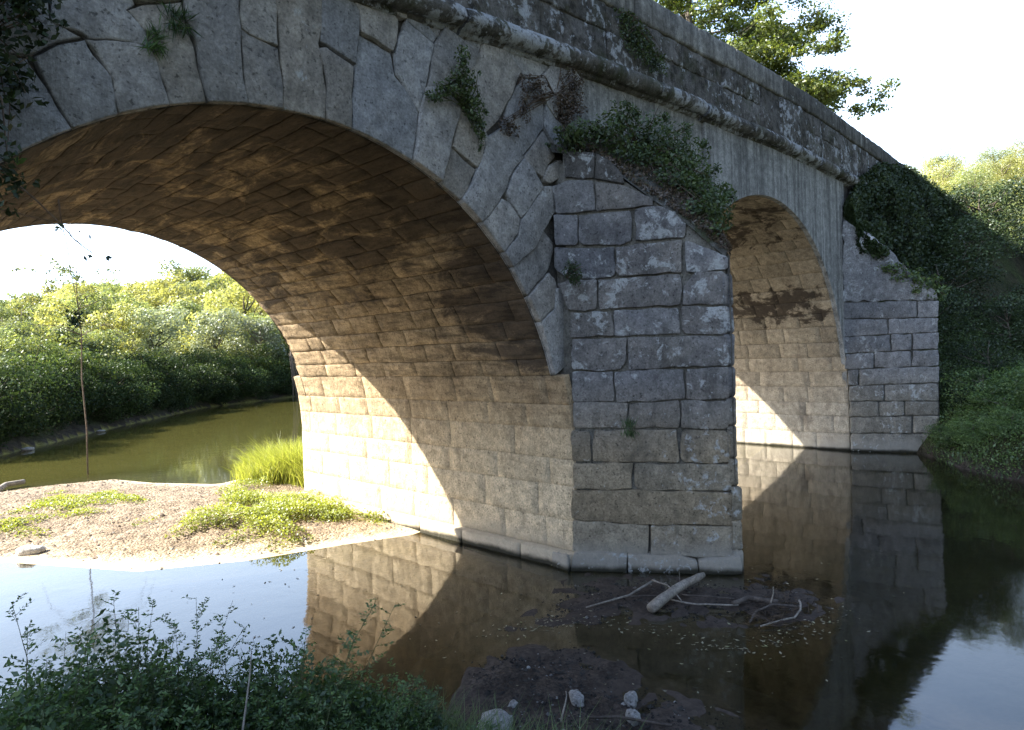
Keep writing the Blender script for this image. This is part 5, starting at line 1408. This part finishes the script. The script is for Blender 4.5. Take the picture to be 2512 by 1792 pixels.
for k in range(300):
    if k < 130:
        x, y = rr.uniform(.1, 1.25), rr.uniform(-2.9, -1.1)
        if float(sdf(MUD1, np.array([x]), np.array([y]))[0]) < .03: continue
        s = rr.uniform(.004, .013) * (2 if rr.random() < .12 else 1)
    else:
        x, y = rr.uniform(-1.2, 3.0), rr.uniform(2.4, 7)
        if float(sdf(SAND, np.array([x]), np.array([y]))[0]) < .03: continue
        s = rr.uniform(.012, .03)
    z = ground_z(x, y)
    V = []
    for d in [(1, 0, 0), (.3, .9, 0), (-.8, .6, 0), (-.7, -.7, 0), (.4, -.9, 0), (0, 0, .7)]:
        V.append((x + d[0] * s * rr.uniform(.6, 1.3), y + d[1] * s * rr.uniform(.6, 1.3), z - .004 + d[2] * s))
    mb.add(V, [(0, 1, 5), (1, 2, 5), (2, 3, 5), (3, 4, 5), (4, 0, 5)], (rr.uniform(.5, 1.25), .1, 0))
tag(mb.build('pebbles', M['rock'], smooth=False), 'scattered small pebbles on the mud and the gravel bar', 'pebbles', kind='stuff')

def gravel():
    r = np.random.default_rng(77)
    X, Y, d = in_poly([(-1.3, 6.2), (-.3, 4.3), (.8, 3.5), (1.95, 3.1), (2.8, 2.7), (3.1, 2.8), (3.2, 6), (2.4, 9), (1.8, 11.5), (.3, 12.2), (-1.3, 12)], 5200, r, .12)
    Z = height(X, Y)[0]; n = len(X)
    base = np.array([(1, 0, 0), (.3, .9, 0), (-.8, .6, 0), (-.7, -.7, 0), (.4, -.9, 0), (0, 0, .8)])
    s = r.uniform(.008, .026, n) * np.where(r.random(n) < .06, 2.0, 1)
    V = (base[None] * r.uniform(.6, 1.35, (n, 6, 1)) * s[:, None, None] + np.stack([X, Y, Z - .006], 1)[:, None, :]).reshape(-1, 3)
    F = (np.array([[0, 1, 5], [1, 2, 5], [2, 3, 5], [3, 4, 5], [4, 0, 5]])[None] + np.arange(n)[:, None, None] * 6).reshape(-1, 3)
    T = np.repeat(np.stack([r.uniform(.45, 1.1, n), np.zeros(n), np.zeros(n)], 1), 6, 0)
    tag(np_mesh('gravel', V, F, T, M['clod']), 'loose brown gravel and clods strewn over the sand bar', 'gravel', kind='stuff')
M['clod'] = stone_mat('brown_gravel_clods', (.33, .26, .20), (.25, .20, .16), lichen=0, stain=0, bump=.6)
gravel()
def mud_clods():
    r = np.random.default_rng(78); Xs, Ys = [], []
    for poly, n in ((MUD1, 4200), (MUD2, 2600)):
        X, Y, d = in_poly(poly, n, r, .10); Xs.append(X); Ys.append(Y)
    X = np.concatenate(Xs); Y = np.concatenate(Ys); n = len(X); Z = np.maximum(height(X, Y)[0], -.004)
    base = np.array([(1, 0, 0), (.3, .9, 0), (-.8, .6, 0), (-.7, -.7, 0), (.4, -.9, 0), (0, 0, .7)])
    s = r.uniform(.003, .012, n) * np.where(r.random(n) < .08, 2.2, 1)
    V = (base[None] * r.uniform(.6, 1.35, (n, 6, 1)) * s[:, None, None] + np.stack([X, Y, Z - .001], 1)[:, None, :]).reshape(-1, 3)
    F = (np.array([[0, 1, 5], [1, 2, 5], [2, 3, 5], [3, 4, 5], [4, 0, 5]])[None] + np.arange(n)[:, None, None] * 6).reshape(-1, 3)
    T = np.repeat(np.stack([np.where(r.random(n) < .06, r.uniform(1.5, 4.5, n), r.uniform(.4, 1.4, n)), np.zeros(n), np.zeros(n)], 1), 6, 0)
    tag(np_mesh('mud_clods', V, F, T, M['mudclod']), 'dark crumbly mud and grit on the flats below the pier', 'mud', kind='stuff')
M['mudclod'] = stone_mat('dark_mud_clods', (.045, .042, .038), (.065, .06, .054), lichen=0, stain=0, bump=.8)
mud_clods()

def log_mesh(pts, radii, sides=10, flat=.8, seed=1.0):
    mb = MB(); tube(mb, pts, radii, sides)
    for i, v in enumerate(mb.v):
        mb.v[i] = (v[0] + .012 * nz(v[0], v[1], v[2] + seed, 14), v[1] + .016 * nz(v[1], v[2], v[0] + seed, 9), v[2] + .012 * nz(v[2], v[0], v[1] + seed, 9))
    return mb
def dense(a, b, n, bow=0.0):
    return [(a[0] + (b[0] - a[0]) * k / n, a[1] + (b[1] - a[1]) * k / n, a[2] + (b[2] - a[2]) * k / n + bow * math.sin(math.pi * k / n)) for k in range(n + 1)]
lg = empty('driftwood_log', (2.9, -1.58, .06)); tag(lg, 'bleached driftwood log lying on the mud in front of the pier', 'log')
mb = log_mesh([(p[0] - 2.9, p[1] + 1.58, p[2] - .06) for p in dense((2.49, -1.55, .05), (3.33, -1.66, .17), 9, .03)], [.048, .056, .055, .05, .046, .044, .04, .038, .040, .030], 9)
mb.build('trunk', M['drift'], lg)
mb = MB(); tube(mb, [(.16, -.03, .07), (.20, -.10, .13), (.21, -.13, .18)], [.022, .014, .006], 7); mb.build('broken_branch', M['drift'], lg)
def stick(label, pts, rads, mat='wetwood', name='stick', sides=5):
    mb = MB()
    Q = [];
    for a, b in zip(pts, pts[1:]):
        for k in range(4):
            p = Vector(a).lerp(Vector(b), k / 4); Q.append(p + Vector((nz(p.x, p.y, 1.5, 6), nz(p.y, p.x, 2.5, 6), 0)) * .015)
    Q.append(Vector(pts[-1]))
    n = len(Q); R = [rads[0] + (rads[1] - rads[0]) * k / (n - 1) for k in range(n)]
    tube(mb, Q, R, sides)
    tag(mb.build(name, M[mat]), label, 'stick')
stick('long thin pale stick reaching left from the driftwood log', [(2.17, -1.03, .035), (2.63, -1.21, .06), (3.02, -1.27, .12)], (.007, .016), 'drift')
stick('straight stick passing behind the driftwood log', [(2.62, -1.2, .05), (2.98, -1.61, .05)], (.008, .006), 'wetwood')
stick('slender stick leaning across the driftwood log', [(2.96, -1.28, .14), (2.87, -1.51, .16), (2.80, -1.70, .07)], (.010, .006), 'drift')
stick('upper of two sticks running right from the log', [(2.97, -1.59, .05), (3.08, -1.84, .06), (3.2, -2.05, .05)], (.010, .008), 'wetwood')
stick('lower of two sticks running right from the log', [(2.8, -1.47, .04), (2.87, -1.83, .04), (3.07, -2.15, .05)], (.008, .009), 'drift')
stick('stout barky branch at the right end of the debris', [(3.05, -2.1, .06), (3.25, -2.17, .07), (3.33, -2.42, .06)], (.022, .028), 'wetwood', 'branch', 8)
stick('curved root looping above the mud at the right', [(2.81, -2.37, .02), (3.0, -2.36, .07), (3.2, -2.42, .08), (3.43, -2.6, .03)], (.010, .014), 'wetwood', 'root')
stick('pale forked root below the curved one', [(2.8, -2.47, .02), (3.1, -2.66, .05), (3.25, -2.66, .07), (3.38, -2.6, .11)], (.008, .010), 'drift', 'root')
stick('short twig sticking up from the right end of the debris', [(3.26, -2.38, .05), (3.29, -2.40, .15), (3.31, -2.39, .21)], (.008, .004), 'drift', 'twig')
stick('thin upright twig against the foot of the pier', [(3.22, -1.46, .03), (3.24, -1.44, .2), (3.26, -1.43, .38)], (.003, .0015), 'drift', 'twig')
stick('dark wet stick lying along the bottom of the mud', [(.58, -2.24, .07), (.67, -2.42, .09), (.84, -2.72, .07)], (.009, .010), 'wetwood')
stick('forked dry twig standing on the mud beside the rocks', [(.40, -2.16, .08), (.47, -2.12, .13), (.55, -2.08, .2)], (.008, .004), 'drift', 'twig')
stick('low grey log stub at the far left edge of the gravel bar', [(-.3, 12.3, .03), (-.1, 12.6, .1), (.25, 12.7, .1)], (.06, .05), 'drift', 'log_stub', 8)
# mat of bark and fibres between the roots
r = np.random.default_rng(60); n = 500
P = np.stack([r.normal(3.15, .22, n), r.normal(-2.42, .14, n), .03 + .05 * r.random(n)], 1)
U = rand_unit(n, r) * np.array([1, 1, .3])
V, F, T = leaf_arrays(P, rand_unit(n, r), r.uniform(.04, .14, n), .06, np.stack([r.uniform(.25, .9, n), np.zeros(n), np.zeros(n)], 1), U, r)
tag(np_mesh('driftwood_debris', V, F, T, M['stem']), 'tangle of fine dark fibres and bark between the roots', 'debris', kind='stuff')
# leaf litter floating on the shaded water
r = np.random.default_rng(61)
n = 170
line = np.array([[1.21, -.67], [1.53, -.85], [1.84, -1.0], [2.1, -1.4], [2.18, -1.78], [2.21, -2.28], [2.35, -2.51], [2.66, -2.73], [3.16, -2.82], [3.7, -2.93]])
seg = r.integers(0, len(line) - 1, n * 2); t = r.random((n * 2, 1))
Pl = line[seg] * (1 - t) + line[seg + 1] * t + r.normal(0, .09, (n * 2, 2))
Pr_ = np.stack([r.uniform(.6, 5.2, n), r.uniform(-3.4, .6, n)], 1)
Pn = np.stack([r.uniform(-.9, 2.2, 70), r.uniform(.2, 3.2, 70)], 1)
XY = np.concatenate([Pl, Pr_, Pn]); k = len(XY)
zz = np.maximum(height(XY[:, 0], XY[:, 1])[0], 0) + .006
N = rand_unit(k, r) * .15 + np.array([0, 0, 1]); N /= np.linalg.norm(N, axis=1, keepdims=True)
tn = np.where(r.random(k) < .45, r.uniform(.15, .5, k), r.uniform(.6, 1.2, k))
V, F, T = leaf_arrays(np.concatenate([XY, zz[:, None]], 1), N, r.uniform(.010, .05, k), .45, np.stack([tn, r.random(k), np.zeros(k)], 1), r=r)
tag(np_mesh('floating_leaves', V, F, T, M['flake']), 'small pale leaves and scum flecks floating on the shaded water', 'leaf litter', kind='stuff')
# ------------------------------------------------------------------ camera, sun, sky
def make_camera():
    yaw, pit, rol = .815, -.016, -.034
    def tr(d):
        c, s = math.cos(rol), math.sin(rol); d = (c * d[0] - s * d[2], d[1], s * d[0] + c * d[2])
        c, s = math.cos(pit), math.sin(pit); d = (d[0], c * d[1] - s * d[2], s * d[1] + c * d[2])
        c, s = math.cos(yaw), math.sin(yaw); return Vector((c * d[0] + s * d[1], -s * d[0] + c * d[1], d[2]))
    Rr, Ff, Uu = tr((1, 0, 0)), tr((0, 1, 0)), tr((0, 0, 1))
    cd = bpy.data.cameras.new('camera'); co = bpy.data.objects.new('camera', cd); COL.objects.link(co)
    m = Matrix((Rr, Uu, -Ff)).transposed().to_4x4()
    m.translation = (-2.91, -4.942, 2.5)
    co.matrix_world = m
    cd.sensor_width = 36; cd.lens = 36 * 1630.467 / 2512
    cd.clip_start = .02; cd.clip_end = 3000
    SC.camera = co
make_camera()
SUN_DIR = Vector((-1, 1, 1.08)).normalized()      # towards the sun
sd_ = bpy.data.lights.new('sun', 'SUN'); so = bpy.data.objects.new('sun', sd_); COL.objects.link(so)
sd_.energy = 5.0; sd_.angle = math.radians(.55); sd_.color = (1.0, .935, .82)
so.rotation_euler = SUN_DIR.to_track_quat('Z', 'Y').to_euler()
so.location = SUN_DIR * 50
world = bpy.data.worlds.new('World'); SC.world = world; world.use_nodes = True
wt = world.node_tree; wt.nodes.clear()
sky = wt.nodes.new('ShaderNodeTexSky'); sky.sky_type = 'NISHITA'; sky.sun_disc = False
sky.sun_elevation = math.asin(SUN_DIR.z); sky.sun_rotation = math.atan2(SUN_DIR.x, SUN_DIR.y)
sky.air_density = 1.0; sky.dust_density = 2.5; sky.ozone_density = 1.0; sky.altitude = 100
bg = wt.nodes.new('ShaderNodeBackground'); bg.inputs['Strength'].default_value = .051
wo = wt.nodes.new('ShaderNodeOutputWorld')
# thin broken cloud in the sky
tc = wt.nodes.new('ShaderNodeTexCoord')
mpw = wt.nodes.new('ShaderNodeMapping'); mpw.inputs['Scale'].default_value = (1, 1, 2.6)
nw = wt.nodes.new('ShaderNodeTexNoise'); nw.inputs['Scale'].default_value = 2.1; nw.inputs['Detail'].default_value = 7; nw.inputs['Roughness'].default_value = .55
mr = wt.nodes.new('ShaderNodeMapRange'); mr.interpolation_type = 'SMOOTHSTEP'
mr.inputs[1].default_value = .54; mr.inputs[2].default_value = .72; mr.inputs[3].default_value = 0; mr.inputs[4].default_value = .55
mxw = wt.nodes.new('ShaderNodeMix'); mxw.data_type = 'RGBA'
mxw.inputs[7].default_value = (7.5, 7.6, 8.0, 1)
wt.links.new(tc.outputs['Generated'], mpw.inputs[0]); wt.links.new(mpw.outputs[0], nw.inputs['Vector']); wt.links.new(nw.outputs['Fac'], mr.inputs[0])
wt.links.new(mr.outputs[0], mxw.inputs[0]); wt.links.new(sky.outputs[0], mxw.inputs[6])
# bright haze in the half of the sky on the sun's side, down to the horizon
dt = wt.nodes.new('ShaderNodeVectorMath'); dt.operation = 'DOT_PRODUCT'; dt.inputs[1].default_value = (-.25, .97, .12)
wt.links.new(tc.outputs['Generated'], dt.inputs[0])
hz = wt.nodes.new('ShaderNodeMapRange'); hz.interpolation_type = 'SMOOTHSTEP'
hz.inputs[1].default_value = -.75; hz.inputs[2].default_value = .45; hz.inputs[3].default_value = .0; hz.inputs[4].default_value = 1
sx = wt.nodes.new('ShaderNodeSeparateXYZ'); wt.links.new(tc.outputs['Generated'], sx.inputs[0])
lo = wt.nodes.new('ShaderNodeMapRange'); lo.interpolation_type = 'SMOOTHSTEP'
lo.inputs[1].default_value = .95; lo.inputs[2].default_value = .1; lo.inputs[3].default_value = .12; lo.inputs[4].default_value = 1
wt.links.new(sx.outputs[2], lo.inputs[0]); wt.links.new(dt.outputs['Value'], hz.inputs[0])
ml = wt.nodes.new('ShaderNodeMath'); ml.operation = 'MULTIPLY'; wt.links.new(hz.outputs[0], ml.inputs[0]); wt.links.new(lo.outputs[0], ml.inputs[1])
hm = wt.nodes.new('ShaderNodeMix'); hm.data_type = 'RGBA'; hm.blend_type = 'ADD'; hcol = wt.nodes.new('ShaderNodeMix'); hcol.data_type = 'RGBA'
hcol.inputs[6].default_value = (6.0, 11.0, 22.0, 1); hcol.inputs[7].default_value = (11.0, 13.8, 18.0, 1)
lo2 = wt.nodes.new('ShaderNodeMapRange'); lo2.interpolation_type = 'SMOOTHSTEP'
lo2.inputs[1].default_value = .64; lo2.inputs[2].default_value = .28; lo2.inputs[3].default_value = 0; lo2.inputs[4].default_value = 1
wt.links.new(sx.outputs[2], lo2.inputs[0]); wt.links.new(lo2.outputs[0], hcol.inputs[0]); wt.links.new(hcol.outputs[2], hm.inputs[7])
wt.links.new(ml.outputs[0], hm.inputs[0]); wt.links.new(mxw.outputs[2], hm.inputs[6])
wt.links.new(hm.outputs[2], bg.inputs['Color']); wt.links.new(bg.outputs[0], wo.inputs['Surface'])
SC.view_settings.view_transform = 'Standard'; SC.view_settings.look = 'None'; SC.view_settings.exposure = 0; SC.view_settings.gamma = 1
SC.render.engine = 'CYCLES'
SC.cycles.film_exposure = 3.9
SC.cycles.use_denoising = True
SC.cycles.max_bounces = 10; SC.cycles.diffuse_bounces = 5; SC.cycles.glossy_bounces = 4; SC.cycles.transmission_bounces = 4; SC.cycles.transparent_max_bounces = 8
SC.cycles.sample_clamp_indirect = 6
